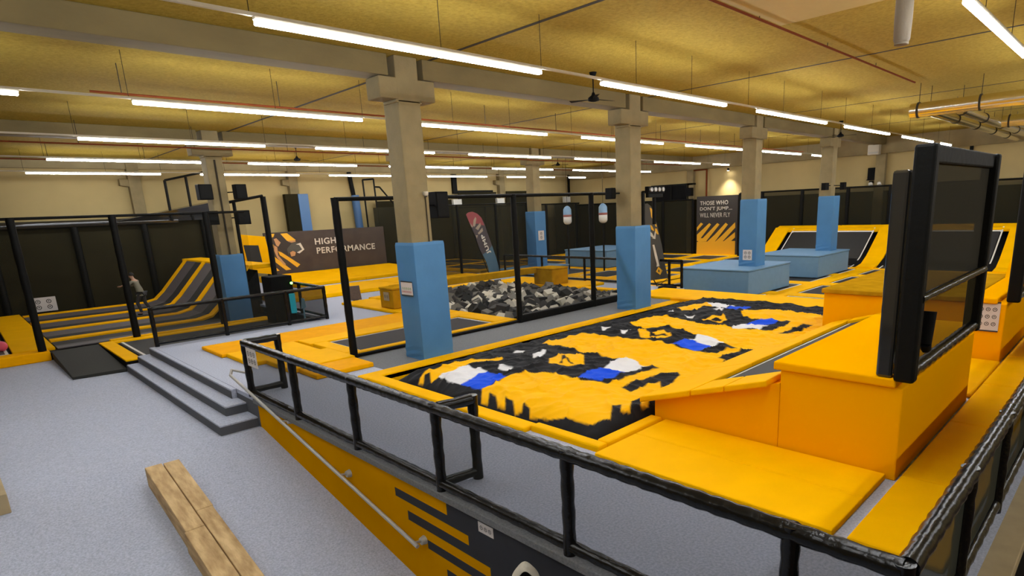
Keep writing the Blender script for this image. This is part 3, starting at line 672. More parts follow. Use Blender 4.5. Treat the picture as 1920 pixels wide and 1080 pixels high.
slq(6.72, 8.55, 4.20, 5.03, -.06, .09, 'outer_frame_pad', M_yelp); slq(8.56, 10.45, 4.20, 5.06, -.06, .09, 'outer_frame_pad', M_yelp); slq(10.46, 12.95, 4.20, 4.62, -.06, .09, 'outer_frame_pad', M_yelp)
slq(6.74, 7.33, 3.7, 4.19, -.06, .085, 'side_frame_pad', M_yelp); slq(6.74, 7.33, 3.12, 3.69, -.06, .085, 'side_frame_pad', M_yelp)
slq(12.6, 12.95, 3.12, 4.19, -.06, .09, 'side_frame_pad', M_yelp)
slq(7.34, 12.6, 3.12, 4.19, -.055, .02, 'bed', M_bedd, 0)
slq(7.4, 12.5, 4.08, 4.12, -.034, .006, 'edge_line', M_white, 0)
# screens
def screen(x0, x1, y, z0, z1, lab, mid=True):
    t = thing('screen', (x0, y, z0), lab, 'net screen', 'black net screens on the blocks')
    for x in (x0, x1 - .16): MB().box(x, x + .16, y - .10, y + .10, z0, z1).build('post', M_pole, t, bevel=.03)
    MB().box(x0 + .16, x1 - .16, y - .05, y + .05, z1 - .18, z1).build('top_beam', M_pole, t, bevel=.02)
    MB().tube((x0 + .12, y - .02, z0 + .08), (x1, y - .02, z0 + .08), .075, 12, bumps=40).build('bottom_rail', M_blk, t)
    if mid: MB().tube((x0 + .05, y - .07, z0 + .89), (x1 - .15, y - .07, z0 + .89), .05, 12, bumps=30).build('middle_rail', M_blk, t)
    zm = z0 + .89 if mid else z0 + .1
    MB().add([(x0 + .1, y, zm), (x1 - .1, y, zm), (x1 - .1, y, z1 - .1), (x0 + .1, y, z1 - .1)], [(0, 1, 2, 3)]).build('upper_net', netu, t)
    if mid: MB().add([(x0 + .1, y, z0 + .1), (x1 - .1, y, z0 + .1), (x1 - .1, y, zm), (x0 + .1, y, zm)], [(0, 1, 2, 3)]).build('lower_net', netlw, t)
    return t
netu = netmat('screen_net_upper', .92, (.05, .047, .038)); netlw = netmat('screen_net_lower', .80, (.035, .03, .015))
screen(6.84, 10.22, 1.67, 1.15, 3.56, 'tall black net screen on the near yellow block')
screen(13.2, 17.0, 1.60, 1.12, 3.75, 'tall black net screen on the far yellow block at the right edge')
t = thing('padded_post', (6.92, 1.88, 1.17), 'shorter grey-black padded post beside the near screen', 'padded post')
MB().box(6.86, 7.04, 1.79, 1.95, 1.175, 3.33).build('sleeve', M_gloss, t, bevel=.03)
tag(MB().tube((7.35, 1.60, 1.85), (7.3, 1.60, 1.5), .07, 6, r2=.06).tube((7.3, 1.60, 1.5), (7.36, 1.60, 1.42), .06, 6, r2=.05).build('hanging_strap', M_blkm), 'loose black strap hanging on the near screen net', 'strap')

# =====================================================================
# MATS, TRAMPOLINE AND FOAM PIT BEHIND THE WALKWAY
# =====================================================================
def flat(name, pts, z0, z1, m_, lab, cat='floor mat', bev=.025):
    b = MB(); b.prism([(x, y, z0) for x, y in pts], [(x, y, z1) for x, y in pts])
    return tag(b.build(name, m_, None, bevel=bev), lab, cat)
flat('floor_mat', [(4.30, 13.75), (5.9, 13.75), (5.9, 15.3), (4.3, 15.3)], 0, .10, M_yelp, 'yellow mat behind the end of the platform railing')
flat('floor_mat', [(4.62, 12.35), (6.05, 12.35), (6.05, 13.72), (4.62, 13.72)], 0, .11, M_yelp, 'yellow mat between the railing and the foot of the tall fence post')
flat('floor_mat', [(4.75, 11.45), (6.0, 11.45), (6.0, 12.3), (4.75, 12.3)], 0, .10, M_org, 'small amber mat at the corner nearest the first blue column')
flat('floor_mat', [(4.2, 15.32), (9.9, 15.32), (9.9, 16.85), (4.2, 16.85)], 0, .09, M_org, 'long amber mat running beside the black trampoline')
t = thing('long_trampoline', (8.5, 13.7, 0), 'long low black trampoline with a yellow padded frame beside the fence', 'trampoline')
MB().box(6.5, 10.45, 12.86, 14.52, 0, .05).build('bed', M_bed, t)
for q in ((6.44, 10.5, 12.84, 12.87), (6.44, 10.5, 14.51, 14.54), (6.44, 6.5, 12.87, 14.51), (10.45, 10.5, 12.87, 14.51)):
    MB().box(*q, .05, .062).build('edge_line', M_white, t)
for q in ((6.06, 11.15, 12.62, 12.84), (6.0, 11.15, 14.55, 15.30), (6.06, 6.43, 12.85, 14.54), (10.52, 11.15, 12.85, 14.54)):
    MB().box(*q, .0, .10).build('frame_pad', M_yelp, t, bevel=.025)
flat('floor_mat', [(9.95, 16.9), (11.15, 16.9), (11.15, 20.9), (9.95, 20.9)], 0, .09, M_yelp, 'yellow mat under the near foam box beside the pit')
flat('floor_mat', [(10.0, 15.4), (11.15, 15.4), (11.15, 16.88), (10.0, 16.88)], 0, .09, M_yelp, 'yellow mat between the black trampoline and the foam box')
flat('floor_mat', [(11.2, 20.65), (17.2, 20.65), (17.2, 21.2), (11.2, 21.2)], 0, .10, M_yelp, 'narrow yellow mat along the back edge of the foam pit')
flat('floor_mat', [(17.1, 12.75), (17.5, 12.75), (17.5, 15.6), (17.1, 15.6)], 0, .10, M_yelp, 'narrow yellow mat at the far end of the foam pit')
flat('floor_mat', [(16.9, 15.7), (18.7, 15.7), (18.7, 20.6), (16.9, 20.6)], 0, .11, M_yelp, 'yellow mat under the far foam box')
flat('floor_mat', [(8.8, 23.35), (14.2, 23.35), (14.2, 26.4), (8.8, 26.4)], 0, .16, M_yelp, 'wide yellow mat across the hall floor below the wall poster')
flat('floor_mat', [(14.25, 23.0), (18.3, 23.0), (18.3, 26.4), (14.25, 26.4)], 0, .16, M_yelp, 'yellow mat behind the foam pit, left of the red and blue flag')
t = thing('sloping_pad', (15, 30, 0), 'long sloping yellow pad against the black wall poster', 'sloping pad')
for (xa, xb) in ((11.4, 14.9), (14.92, 19.0)):
    MB().prism([(xa, 28.2, 0), (xb, 28.2, 0), (xb, 32.9, 0), (xa, 32.9, 0)], [(xa, 28.2, .16), (xb, 28.2, .16), (xb, 32.9, .32), (xa, 32.9, .32)]).build('pad', M_yelp, t, bevel=.03)
t = thing('trampoline_bank', (21.5, 29, 0), 'yellow bank of small trampolines behind the red and blue flag', 'trampoline')
MB().box(19.4, 24, 24.6, 33, 0, .14).build('padding', M_yelp, t, bevel=.03)
for q in ((19.9, 21.6, 25.3, 28.4), (21.9, 23.6, 25.3, 28.4), (19.9, 21.6, 29.2, 32.4), (21.9, 23.6, 29.2, 32.4)): MB().box(*q, .142, .150).build('bed', M_bedd, t)

def foam_box(x0, x1, y0, y1, lab):
    t = thing('foam_box', (x0, y0, .09), lab, 'foam box')
    MB().box(x0, x1, y0, y1, .10, .72).build('body', M_beam, t, bevel=.03)
    MB().box(x0 - .02, x1 + .02, y0 - .02, y1 + .02, .72, .78).build('lid', M_beam, t, bevel=.02)
foam_box(10.15, 11.0, 17.55, 18.4, 'old yellow foam box carrying the near end of the balance beam')
foam_box(16.95, 17.9, 16.95, 18.0, 'old yellow foam box carrying the far end of the balance beam')
tag(MB().prism([(10.5, 18.05, .56), (10.5, 18.4, .56), (17.2, 18.15, .56), (17.2, 17.8, .56)], [(10.5, 18.05, .80), (10.5, 18.4, .80), (17.2, 18.15, .80), (17.2, 17.8, .80)]).build('balance_beam', M_beam, bevel=.02), 'long yellow padded balance beam spanning the foam pit', 'balance beam')
notice('safety_notice', (10.135, 17.95, .5), (0, -1, 0), (0, 0, 1), .34, .28, 'small pale label on the near foam box', 1, 2, m_=M_bei)
t = thing('sign_stand', (10.55, 20.95, 0), 'small brown sign board standing on the carpet by the yellow mats', 'sign')
MB().prism([(10.35, 21.02, .10), (10.75, 20.86, .10), (10.75, 20.9, .10), (10.35, 21.06, .10)], [(10.35, 21.1, .62), (10.75, 20.94, .62), (10.75, 20.98, .62), (10.35, 21.14, .62)]).build('board', mat('brown_board', (.10, .07, .06), .5, var=.3, vscale=20), t)
MB().box(10.45, 10.65, 20.9, 21.15, .09, .11).build('foot', M_blkm, t)

# foam pit
t = thing('foam_pit', (14.2, 16.6, -1), 'square black lined pit filled with foam cubes', 'foam pit')
b = MB(); b.box(11.2, 17.1, 12.62, 12.66, -1, -.01); b.box(11.2, 17.1, 20.56, 20.6, -1, -.01); b.box(11.2, 11.24, 12.66, 20.56, -1, -.01); b.box(17.06, 17.1, 12.66, 20.56, -1, -.01)
b.build('lining', M_tarp, t)
shades = [('pale', mat('foam_pale', (.62, .58, .48), .95, bump=.3, bscale=40)), ('mid grey', mat('foam_grey', (.16, .15, .13), .95, bump=.3, bscale=40)),
          ('dark grey', mat('foam_dark', (.05, .047, .045), .95, bump=.3, bscale=40)), ('black', mat('foam_black', (.014, .014, .014), .95, bump=.3, bscale=40))]
cm = {}
for nm, mm in shades:
    q = MB().box(-.155, .155, -.155, .155, -.14, .14).build('foam_cube', mm, None, bevel=.012)
    cm[nm] = q
spots = []
nx_, ny_ = 16, 21
for i in range(nx_):
    for j in range(ny_):
        x = 11.42 + (i + .5) * 5.46 / nx_ + random.uniform(-.10, .10); y = 12.84 + (j + .5) * 7.5 / ny_ + random.uniform(-.10, .10)
        z = -.10 + .16 * noise.noise((x * .8, y * .8, 2)) + random.uniform(-.07, .12) + .05
        spots.append((x, y, z))
spots.sort(key=lambda p: p[0] ** 2 + p[1] ** 2)
first = set()
rest = MB()
def rotbox(b, c, s, R, mi):
    vs = [Vector(c) + R @ Vector((sx * s, sy * s, sz * s * .9)) for sx, sy, sz in ((-1, -1, -1), (1, -1, -1), (1, 1, -1), (-1, 1, -1), (-1, -1, 1), (1, -1, 1), (1, 1, 1), (-1, 1, 1))]
    b.add(vs, [(0, 3, 2, 1), (4, 5, 6, 7), (0, 1, 5, 4), (1, 2, 6, 5), (2, 3, 7, 6), (3, 0, 4, 7)], mi)
from mathutils import Euler
wts = [0, 0, 1, 1, 2, 2, 2, 3, 3]
for n_, (x, y, z) in enumerate(spots):
    k = random.choice(wts); nm = shades[k][0]
    e = Euler((random.uniform(-.7, .7), random.uniform(-.7, .7), random.uniform(0, PI)))
    if n_ < 300:
        if nm in first: o = cm[nm].copy(); COL.objects.link(o)
        else: o = cm[nm]; first.add(nm)
        o.location = (x, y, z); o.rotation_euler = e
        s_ = random.uniform(.85, 1.1); o.scale = (s_, s_, s_)
        tag(o, {'pale': 'pale off-white foam cube lying in the foam pit', 'mid grey': 'mid grey foam cube lying in the foam pit', 'dark grey': 'dark grey foam cube lying in the foam pit', 'black': 'black foam cube lying in the foam pit'}[nm], 'foam cube', nm + ' foam cubes in the pit')
    else:
        rotbox(rest, (x, y, z), .15, e.to_matrix(), k)
for i in range(17):
    for j in range(23):
        x = 11.4 + (i + .5) * 5.5 / 17 + random.uniform(-.05, .05); y = 12.83 + (j + .5) * 7.55 / 23 + random.uniform(-.05, .05)
        rotbox(rest, (x, y, -.34 + random.uniform(-.04, .06)), .17, Euler((random.uniform(-.4, .4), random.uniform(-.4, .4), random.uniform(0, PI))).to_matrix(), random.choice([1, 2, 2, 3, 3]))
tag(rest.build('foam_cubes', [s_[1] for s_ in shades]), 'deeper and farther foam cubes filling the rest of the pit', 'foam cubes', kind='stuff')

# =====================================================================
# LEFT COURT
# =====================================================================
M_lane = mat('lane_bed', (.105, .09, .095), .6, var=.25, vscale=30)
slab('floor_court_deck', [-6, 8.4], [22.3, 33.8], lambda x, y: True, FL, CT - .06, M_blkm)
t = thing('lane_trampolines', (4, 27, CT), 'long parallel trampoline lanes with yellow pads running up a slope', 'trampoline lanes')
prof = [(1.95, CT), (6.15, CT), (6.6, CT + .10), (6.95, CT + .42), (8.1, 1.45)]
def lane(y0, y1, dz, th, m_, nm, xa=None):
    b = MB(); vs = []; n = len(prof)
    pr = [((xa if (xa and k == 0) else x), z) for k, (x, z) in enumerate(prof)]
    for (x, z) in pr: vs += [(x, y0, z + dz - th), (x, y1, z + dz - th), (x, y1, z + dz), (x, y0, z + dz)]
    fs = []
    for k in range(n - 1):
        for a in range(4): fs.append((4 * k + a, 4 * k + (a + 1) % 4, 4 * (k + 1) + (a + 1) % 4, 4 * (k + 1) + a))
    fs += [(3, 2, 1, 0), (4 * n - 4, 4 * n - 3, 4 * n - 2, 4 * n - 1)]
    return b.add(vs, fs).build(nm, m_, t, bevel=.01)
ly = [24.2, 26.75, 29.4, 32.2]
for y in ly: lane(y, y + .48, .03, .08, M_yelp, 'lane_pad')
for k, (a, c) in enumerate(( (24.68, 26.75), (27.23, 29.4), (29.88, 32.2))):
    lane(a, a + (c - a) * .42, -.01, .03, M_bedd, 'bed'); lane(a + (c - a) * .42, c, -.005, .04, M_lane, 'spring_cover')
MB().box(1.95, 6.7, 22.72, 23.3, CT - .04, CT - .01).build('bed', M_lane, t); MB().box(1.95, 6.7, 23.3, 24.15, CT - .05, CT - .015).build('spring_cover', M_bedd, t)
MB().box(8.1, 8.95, 24.2, 33, 1.36, 1.52).build('top_pad', M_yelp, t, bevel=.03)
MB().box(3.2, 7.9, 22.48, 22.72, CT - .05, CT + .03).build('front_pad', M_yelp, t, bevel=.02)
b = MB(); b.prism([(6.5, 24.25, FL), (8.4, 24.25, FL), (8.4, 24.25, 1.3), (7.0, 24.25, CT)], [(6.5, 32.9, FL), (8.4, 32.9, FL), (8.4, 32.9, 1.3), (7.0, 32.9, CT)]); b.build('slope_support', M_blkm, t)
tag(MB().prism([(.95, 22.8, CT - .06), (1.9, 22.8, CT - .06), (1.9, 33.2, CT - .06), (1.05, 33.2, CT - .06)], [(.95, 22.8, CT + .03), (1.9, 22.8, CT + .03), (1.9, 33.2, CT + .05), (1.05, 33.2, CT + .05)]).build('edge_pad', M_yelp, bevel=.02), 'wide yellow pad between the left trampoline and the lanes', 'edge pad')
tag(MB().box(-3, 1.72, 22.2, 22.75, FL, CT + .02).build('edge_pad', M_org, bevel=.03), 'amber pad along the front edge of the left court', 'edge pad')
t = thing('left_trampoline', (-1, 27, CT), 'grey trampoline with a white edge line at the left edge of the court', 'trampoline')
MB().box(-3, .88, 22.8, 33, CT - .05, CT).build('bed', M_lane, t)
MB().box(.80, .87, 22.9, 33, CT, CT + .012).build('edge_line', M_white, t)
MB().box(-3, .88, 22.8, 22.87, CT, CT + .012).build('edge_line', M_white, t)
b = MB(); b.lathe([(.15 * math.sin(PI * k / 10) + .0001, .15 - .15 * math.cos(PI * k / 10)) for k in range(11)], (.78, 23.6, CT + .01), 18)
tag(b.build('ball', mat('pink_rubber', (.85, .10, .17), .5)), 'small pink ball on the left trampoline', 'ball')
tag(MB().prism([(1.75, 18.75, FL), (2.85, 18.55, FL), (2.85, 22.25, FL), (1.75, 22.2, FL)], [(1.75, 18.75, FL + .07), (2.85, 18.55, FL + .09), (2.85, 22.25, CT), (1.75, 22.2, CT)]).build('ramp_mat', M_mat, bevel=.01), 'black rubber ramp mat at the entrance to the left court', 'mat')
t = thing('corner_trampoline', (4, 20, CT), 'dark trampoline with a yellow border beside the black ramp mat', 'trampoline')
MB().box(2.87, 8.2, 18.6, 22.28, FL, CT - .02).build('base', M_blkm, t)
MB().box(2.87, 3.22, 18.62, 22.28, CT - .02, CT + .03).build('border_pad', M_yelp, t, bevel=.015)
MB().box(3.22, 3.6, 18.60, 18.85, CT - .02, CT + .03).build('border_pad', M_yelp, t, bevel=.015)
MB().box(3.22, 8.2, 21.9, 22.28, CT - .02, CT + .03).build('border_pad', M_yelp, t, bevel=.015)
MB().box(3.3, 8.2, 18.9, 21.85, CT - .02, CT).build('bed', M_bedd, t)
MB().box(3.35, 3.41, 18.9, 21.85, CT, CT + .01).build('edge_line', M_white, t)
# cabinet behind the landing railing
M_ink2 = mat('black_lacquer', (.003, .003, .003), .8, spec=.1)
t = thing('dark_cabinet', (7.8, 20.9, CT), 'black cabinet with a teal panel and a small green light behind the landing railing', 'cabinet')
MB().box(7.45, 8.15, 20.5, 21.3, CT, 1.30).build('body', M_ink2, t, bevel=.02)
MB().tube((8.03, 20.40, .05), (8.03, 20.40, .7), .09, 16).build('teal_panel', M_teal, t)
b = MB(); b.lathe([(.045 * math.sin(PI * k / 6) + .0001, -.045 * math.cos(PI * k / 6)) for k in range(7)], (8.08, 20.42, 1.05), 12); b.build('status_light', M_green, t)
tag(MB().prism([(8.0, 19.7, .25), (8.25, 19.9, .25), (8.25, 19.92, .25), (8.0, 19.72, .25)], [(8.05, 19.7, .6), (8.2, 19.85, .55), (8.2, 19.87, .55), (8.05, 19.72, .6)]).box(8.1, 8.14, 19.8, 19.84, -.5, .26).build('leaflet_holder', mat('pale_blue_plastic', (.22, .42, .55), .4)), 'pale blue leaflet holder next to the black cabinet', 'leaflet holder')
# tilted frame behind the court end net
t = thing('wall_trampoline', (10.4, 28, 1), 'upright yellow framed trampoline panel left of the wall poster', 'trampoline')
A = [(9.15, 27.5, 1.0), (10.2, 27.5, .8), (10.05, 27.5, 2.45), (9.05, 27.5, 2.6)]
MB().prism(A, [(x, y + .1, z) for x, y, z in A]).build('frame', M_yelp, t)
A = [(9.2, 27.49, 1.25), (9.8, 27.49, 1.15), (9.72, 27.49, 2.1), (9.12, 27.49, 2.15)]
MB().prism(A, [(x, y + .02, z) for x, y, z in A]).build('bed', M_bedd, t)
MB().box(9.1, 9.2, 27.6, 27.7, CT, 1.1).build('leg', M_blkm, t); MB().box(10.0, 10.1, 27.6, 27.7, 0, 1.0).build('leg', M_blkm, t)

# =====================================================================
# FAR RIGHT COURT
# =====================================================================
def blue_box(x0, x1, y0, y1, zt, lab):
    t = thing('blue_box', (x0, y0, RC), lab, 'blue box', 'blue vinyl boxes')
    MB().box(x0 + .03, x1 - .03, y0 + .03, y1 - .03, RC + .002, zt - .07).build('body', M_bluebox, t, bevel=.02)
    MB().box(x0, x1, y0, y1, zt - .07, zt).build('lid', M_bluebox, t, bevel=.025)
blue_box(20.75, 24.4, 10.45, 13.4, .58, 'nearer large blue box at the foot of the third column')
blue_box(27.2, 31.0, 10.40, 13.4, .58, 'farther large blue box at the foot of the fourth column')
blue_box(27.2, 31.1, 22.6, 26.0, .60, 'blue box seen between the fence post and the second column')
blue_box(20.4, 23.8, 22.4, 24.5, .15, 'low blue box seen through the foam pit fence')
def grid_court(x_, y_, z, lab, pw=.32, skip=()):
    t = thing('trampoline_grid', (x_[0], y_[0], z), lab, 'trampoline grid')
    MB().box(x_[0], x_[-1], y_[0], y_[-1], z - .12, z - .05).build('base', M_blkm, t)
    for x in x_: MB().box(x - pw, x + pw, y_[0] - pw, y_[-1] + pw, z - .05, z).build('frame_pad', M_yelp, t, bevel=.02)
    for j, y in enumerate(y_):
        for i in range(len(x_) - 1): MB().box(x_[i] + pw, x_[i + 1] - pw, y - pw, y + pw, z - .05, z - .002).build('frame_pad', M_yelp, t, bevel=.02)
    for i in range(len(x_) - 1):
        for j in range(len(y_) - 1):
            a = (x_[i] + pw + .12, x_[i + 1] - pw - .12, y_[j] + pw + .12, y_[j + 1] - pw - .12)
            MB().box(*a, z - .05, z - .03).build('bed', M_bedd, t)
            b = MB(); w_ = .05
            b.box(a[0] - w_, a[1] + w_, a[2] - w_, a[2], z - .045, z - .02); b.box(a[0] - w_, a[1] + w_, a[3], a[3] + w_, z - .045, z - .02)
            b.box(a[0] - w_, a[0], a[2], a[3], z - .045, z - .02); b.box(a[1], a[1] + w_, a[2], a[3], z - .045, z - .02)
            b.build('edge_line', M_white, t)
grid_court([18.95, 22.3, 25.6, 28.9, 32.0], [4.0, 7.0, 9.85, 12.7, 15.6], RC, 'grid of yellow framed trampolines around the two blue boxes', .36)
grid_court([20.0, 23.4, 26.8, 30.2, 33.6, 37.0], [16.6, 19.4, 22.2, 27.5, 33.0], RC, 'grid of yellow framed trampolines behind the court railing', .36)
t = thing('curved_wall_trampoline', (35.5, 10, RC), 'row of trampolines curving up the end wall with yellow pads', 'wall trampoline')
cp = [(31.9, RC), (32.7, RC + .10), (33.4, RC + .42), (34.0, .40), (35.4, 1.38)]
def cstrip(y0, y1, dz, th, m_, nm):
    b = MB(); vs = []; n = len(cp)
    for (x, z) in cp: vs += [(x, y0, z + dz - th), (x, y1, z + dz - th), (x, y1, z + dz), (x, y0, z + dz)]
    fs = []
    for k in range(n - 1):
        for a in range(4): fs.append((4 * k + a, 4 * k + (a + 1) % 4, 4 * (k + 1) + (a + 1) % 4, 4 * (k + 1) + a))
    fs += [(3, 2, 1, 0), (4 * n - 4, 4 * n - 3, 4 * n - 2, 4 * n - 1)]
    return b.add(vs, fs).build(nm, m_, t, bevel=.01)
for y in (15.35, 9.55, 3.9): cstrip(y, y + .85, .05, .10, M_yelp, 'riser_pad')
for y in (10.4, 4.75): cstrip(y + .35, y + 4.6, -.01, .03, M_bedd, 'bed')
for y in (10.65, 15.05, 5.0, 9.28): cstrip(y, y + .06, .012, .02, M_white, 'edge_line')
for (a, c) in ((10.65, 15.1), (5.0, 9.3)): MB().prism([(35.12, a, 1.14), (35.18, a, 1.18), (35.18, c, 1.18), (35.12, c, 1.14)], [(35.12, a, 1.18), (35.18, a, 1.23), (35.18, c, 1.23), (35.12, c, 1.18)]).build('edge_line', M_white, t)
for (a, c) in ((3.9, 8.0), (8.02, 12.6), (12.62, 16.2)): MB().prism([(35.2, a, 1.15), (35.9, a, 1.35), (35.9, c, 1.35), (35.2, c, 1.15)], [(35.2, a, 1.30), (35.9, a, 1.52), (35.9, c, 1.52), (35.2, c, 1.30)]).build('top_pad', M_yelp, t, bevel=.03)
b = MB(); b.prism([(32.0, 4, RC - .1), (35.9, 4, RC - .1), (35.9, 4, 1.3), (33.9, 4, .15)], [(32.0, 16.1, RC - .1), (35.9, 16.1, RC - .1), (35.9, 16.1, 1.3), (33.9, 16.1, .15)]); b.build('support', M_blkm, t)

# dark net walls at the end and the back of the hall
def dark_wall(name, pts, posts, z0, z1, lab):
    t = thing(name, (*pts[0], z0), lab, 'net wall')
    a, c = pts
    MB().add([(*a, z0), (*c, z0), (*c, z1), (*a, z1)], [(0, 1, 2, 3)]).build('net_panel', M_netd, t)
    MB().tube((*a, z1), (*c, z1), .05, 10).build('top_rail', M_pole, t)
    for p in posts: MB().tube((*p, z0), (*p, z1), .10, 10).build('post', M_pole, t)
    return t
dark_wall('net_wall', [(36.6, 1.0), (36.6, 19.2)], [(36.6, y) for y in (2, 4.6, 7.4, 10.4, 12.6, 15.2, 17.7, 19.2)], RC, 3.55, 'dark net wall along the end of the hall behind the curved trampolines')
dark_wall('net_wall', [(37.3, 23.1), (37.3, 34)], [(37.3, y) for y in (23.1, 25.6, 28.4, 31.2, 34)], RC, 3.3, 'dark net wall left of the slogan banner')
dark_wall('net_wall', [(24.6, 33.7), (37.2, 33.7)], [(x, 33.7) for x in (24.6, 27.4, 30.2, 33.4, 36.8)], RC, 3.45, 'dark net wall along the far back of the hall')
t = thing('tarpaulin_wall', (37.6, 18, RC), 'dark tarpaulin hung on the end wall of the hall', 'tarpaulin wall')
MB().box(37.62, 37.70, 1, 34.5, RC - .1, 3.3).build('tarpaulin', M_tarp, t)
t = thing('tarpaulin_wall', (20, 34.7, 0), 'dark tarpaulin hung on the back wall behind the flag', 'tarpaulin wall')
MB().box(19.6, 25.4, 34.66, 34.74, -.1, 4.0).build('tarpaulin', M_tarp, t); MB().box(25.9, 29.3, 34.66, 34.74, RC, 4.45).build('tarpaulin', M_tarp, t); MB().box(30.3, 32.6, 34.66, 34.74, RC, 4.5).build('tarpaulin', M_tarp, t)
MB().box(35.4, 37.6, 34.66, 34.74, RC, 3.4).build('tarpaulin', M_tarp, t)
fence('back_fence', 'black framed net fence behind the balance beam', 'net fence', [(14.6, 24.3), (23.6, 24.3)], 0, 3.48, M_netd, .07, [(x, 24.3) for x in (18.0, 20.4, 22.6)], bottom=False, toprail=.03)
# dark shutters and panels high on the back and end walls
t = thing('roller_shutter', (27.6, 35, 4.4), 'pale roller shutter with a dark frame high on the back wall', 'shutter')
MB().box(26.1, 29.1, 35.05, 35.19, 4.6, 5.6).build('curtain', M_wall, t); MB().box(25.75, 26.1, 35.0, 35.19, 4.4, 5.7).build('side_guide', M_pole, t); MB().box(26.1, 29.3, 35.0, 35.19, 4.42, 4.6).build('bottom_bar', M_pole, t)
t = thing('roller_shutter', (37.5, 24.8, 3.3), 'dark shuttered opening above the net at the far left end of the end wall', 'shutter')
MB().box(37.55, 37.75, 23.4, 26.6, 3.3, 4.3).build('curtain', M_blkm, t); MB().box(37.5, 37.78, 23.2, 26.8, 4.3, 4.42).build('head_box', M_pole, t)
for y in (23.6, 25.0): MB().box(37.5, 37.56, y, y + .12, 3.3, 4.3).build('mullion', M_pole, t)
tag(MB().box(36.9, 37.05, 34.5, 34.65, 3.4, 5.7).build('post', M_pole), 'black upright in the far corner of the hall', 'post')
tag(MB().tube((18.35, 35.05, 4.3), (18.2, 35.05, 5.75), .13, 12).build('downpipe', M_pole), 'dark upper pipe above the blue sleeve on the back wall', 'pipe')
tag(MB().tube((18.5, 34.9, 0), (18.35, 34.9, 4.4), .23, 16).build('pipe_sleeve', M_pipb), 'blue padded pipe sleeve on the back wall behind the poster', 'pipe padding')
t = thing('pilaster_pad', (14.6, 34.6, 2.3), 'blue and black padded panel on the back wall above the poster', 'wall padding')
MB().box(14.72, 15.3, 34.5, 34.84, .3, 4.5).build('blue_face', M_pipb, t, bevel=.02); MB().box(14.0, 14.70, 34.5, 34.84, .3, 4.5).build('black_face', M_tarp, t, bevel=.02)
t = thing('basketball_frame', (18.4, 33.4, 0), 'tall thin black frame with a slanting arm behind the poster', 'frame')
for (a, c) in (((18.2, 33.4, 0), (18.15, 33.4, 5.2)), ((18.95, 33.4, 0), (18.85, 33.4, 5.25)), ((18.15, 33.4, 5.2), (18.85, 33.4, 5.25)), ((18.9, 33.4, 4.8), (19.2, 33.4, 4.78)), ((19.2, 33.4, 4.78), (20.2, 33.4, 3.6))): MB().tube(a, c, .05, 8).build('tube', M_pole, t)
b = MB(); b.lathe([(.001, -.09), (.07, -.05), (.09, 0), (.07, .05), (.001, .09)], (20.2, 33.4, 3.55), 12); b.build('bulb', M_white, t)
MB().box(18.6, 20.6, 33.3, 33.36, .3, 3.6).build('net_panel', M_netd, t)
# end wall equipment
t = thing('wall_screen', (37.7, 11.5, 4), 'black flat screen on the end wall', 'screen')
MB().box(37.66, 37.78, 11.15, 11.98, 3.95, 4.58).build('panel', M_blkm, t, bevel=.01)
MB().box(37.60, 37.66, 11.12, 12.0, 3.90, 3.95).build('lower_bezel', M_blkm, t)
t = thing('air_conditioner', (37.4, 11.6, 5.3), 'beige air conditioner box high on the end wall', 'air conditioner')
MB().box(37.1, 37.44, 11.3, 11.9, 5.24, 5.78).build('casing', M_hous, t, bevel=.03); MB().box(37.07, 37.10, 11.35, 11.85, 5.3, 5.4).build('louvre', M_rail, t)
for k, y in enumerate((11.3, 11.75)):
    t = thing('stage_lamp', (37.6, y, 3.6), 'white and black lamp under the wall screen, %s one' % ('right-hand', 'left-hand')[k], 'stage lamp', 'lamps under the wall screen')
    MB().tube((37.55, y, 3.72), (37.45, y - .05, 3.6), .11, 12).build('head', M_white, t); MB().box(37.55, 37.78, y - .08, y + .08, 3.72, 3.86).build('bracket', M_blkm, t)
tag(MB().tube((37.6, 22.25, 3.3), (37.6, 22.25, 5.25), .06, 10).tube((37.6, 22.25, 5.25), (37.6, 23.4, 5.25), .04, 8).build('standpipe', M_red), 'red upright pipe on the end wall above the slogan banner', 'pipe')
t = thing('wall_spotlight', (37.5, 20.6, 5.1), 'small bright spotlight shining down the end wall above the slogan banner', 'spotlight')
MB().tube((37.5, 20.6, 5.05), (37.52, 20.6, 5.2), .07, 12).build('head', M_blkm, t); MB().tube((37.5, 20.6, 5.04), (37.5, 20.6, 5.05), .06, 12).build('lens', M_spot, t)
sp = bpy.data.lights.new('spot_beam', 'SPOT'); sp.energy = 220; sp.spot_size = 1.5; sp.spot_blend = 1.0; sp.shadow_soft_size = .1; sp.color = (1, .93, .8); so = bpy.data.objects.new('spot_beam', sp); COL.objects.link(so); so.location = (37.2, 20.6, 5.0); so.rotation_euler = (0, -.15, 0); so.parent = t; so.matrix_parent_inverse = Matrix.Translation(t.location).inverted()
tag(MB().box(37.7, 37.79, 7.05, 7.2, 4.7, 5.72).build('wall_bracket', M_pole), 'black upright bracket high on the end wall right of the near screen', 'bracket')
for k, (x, lab) in enumerate(((25.6, 'white wall box left of the shutter on the back wall'), (29.5, 'white wall box right of the shutter on the back wall'), (36.6, 'white wall box near the far corner of the back wall'))):
    tag(MB().box(x - .35, x + .35, 34.4, 34.62, 3.55, 4.0).build('wall_box', M_white, bevel=.01), lab, 'wall box')
tag(MB().tube((37.2, 23.3, 3.8), (37.82, 23.3, 3.8), .03).box(36.95, 37.25, 23.05, 23.55, 3.55, 4.1).build('loudspeaker', M_blkm, bevel=.02), 'black loudspeaker above the left end of the slogan banner', 'loudspeaker')

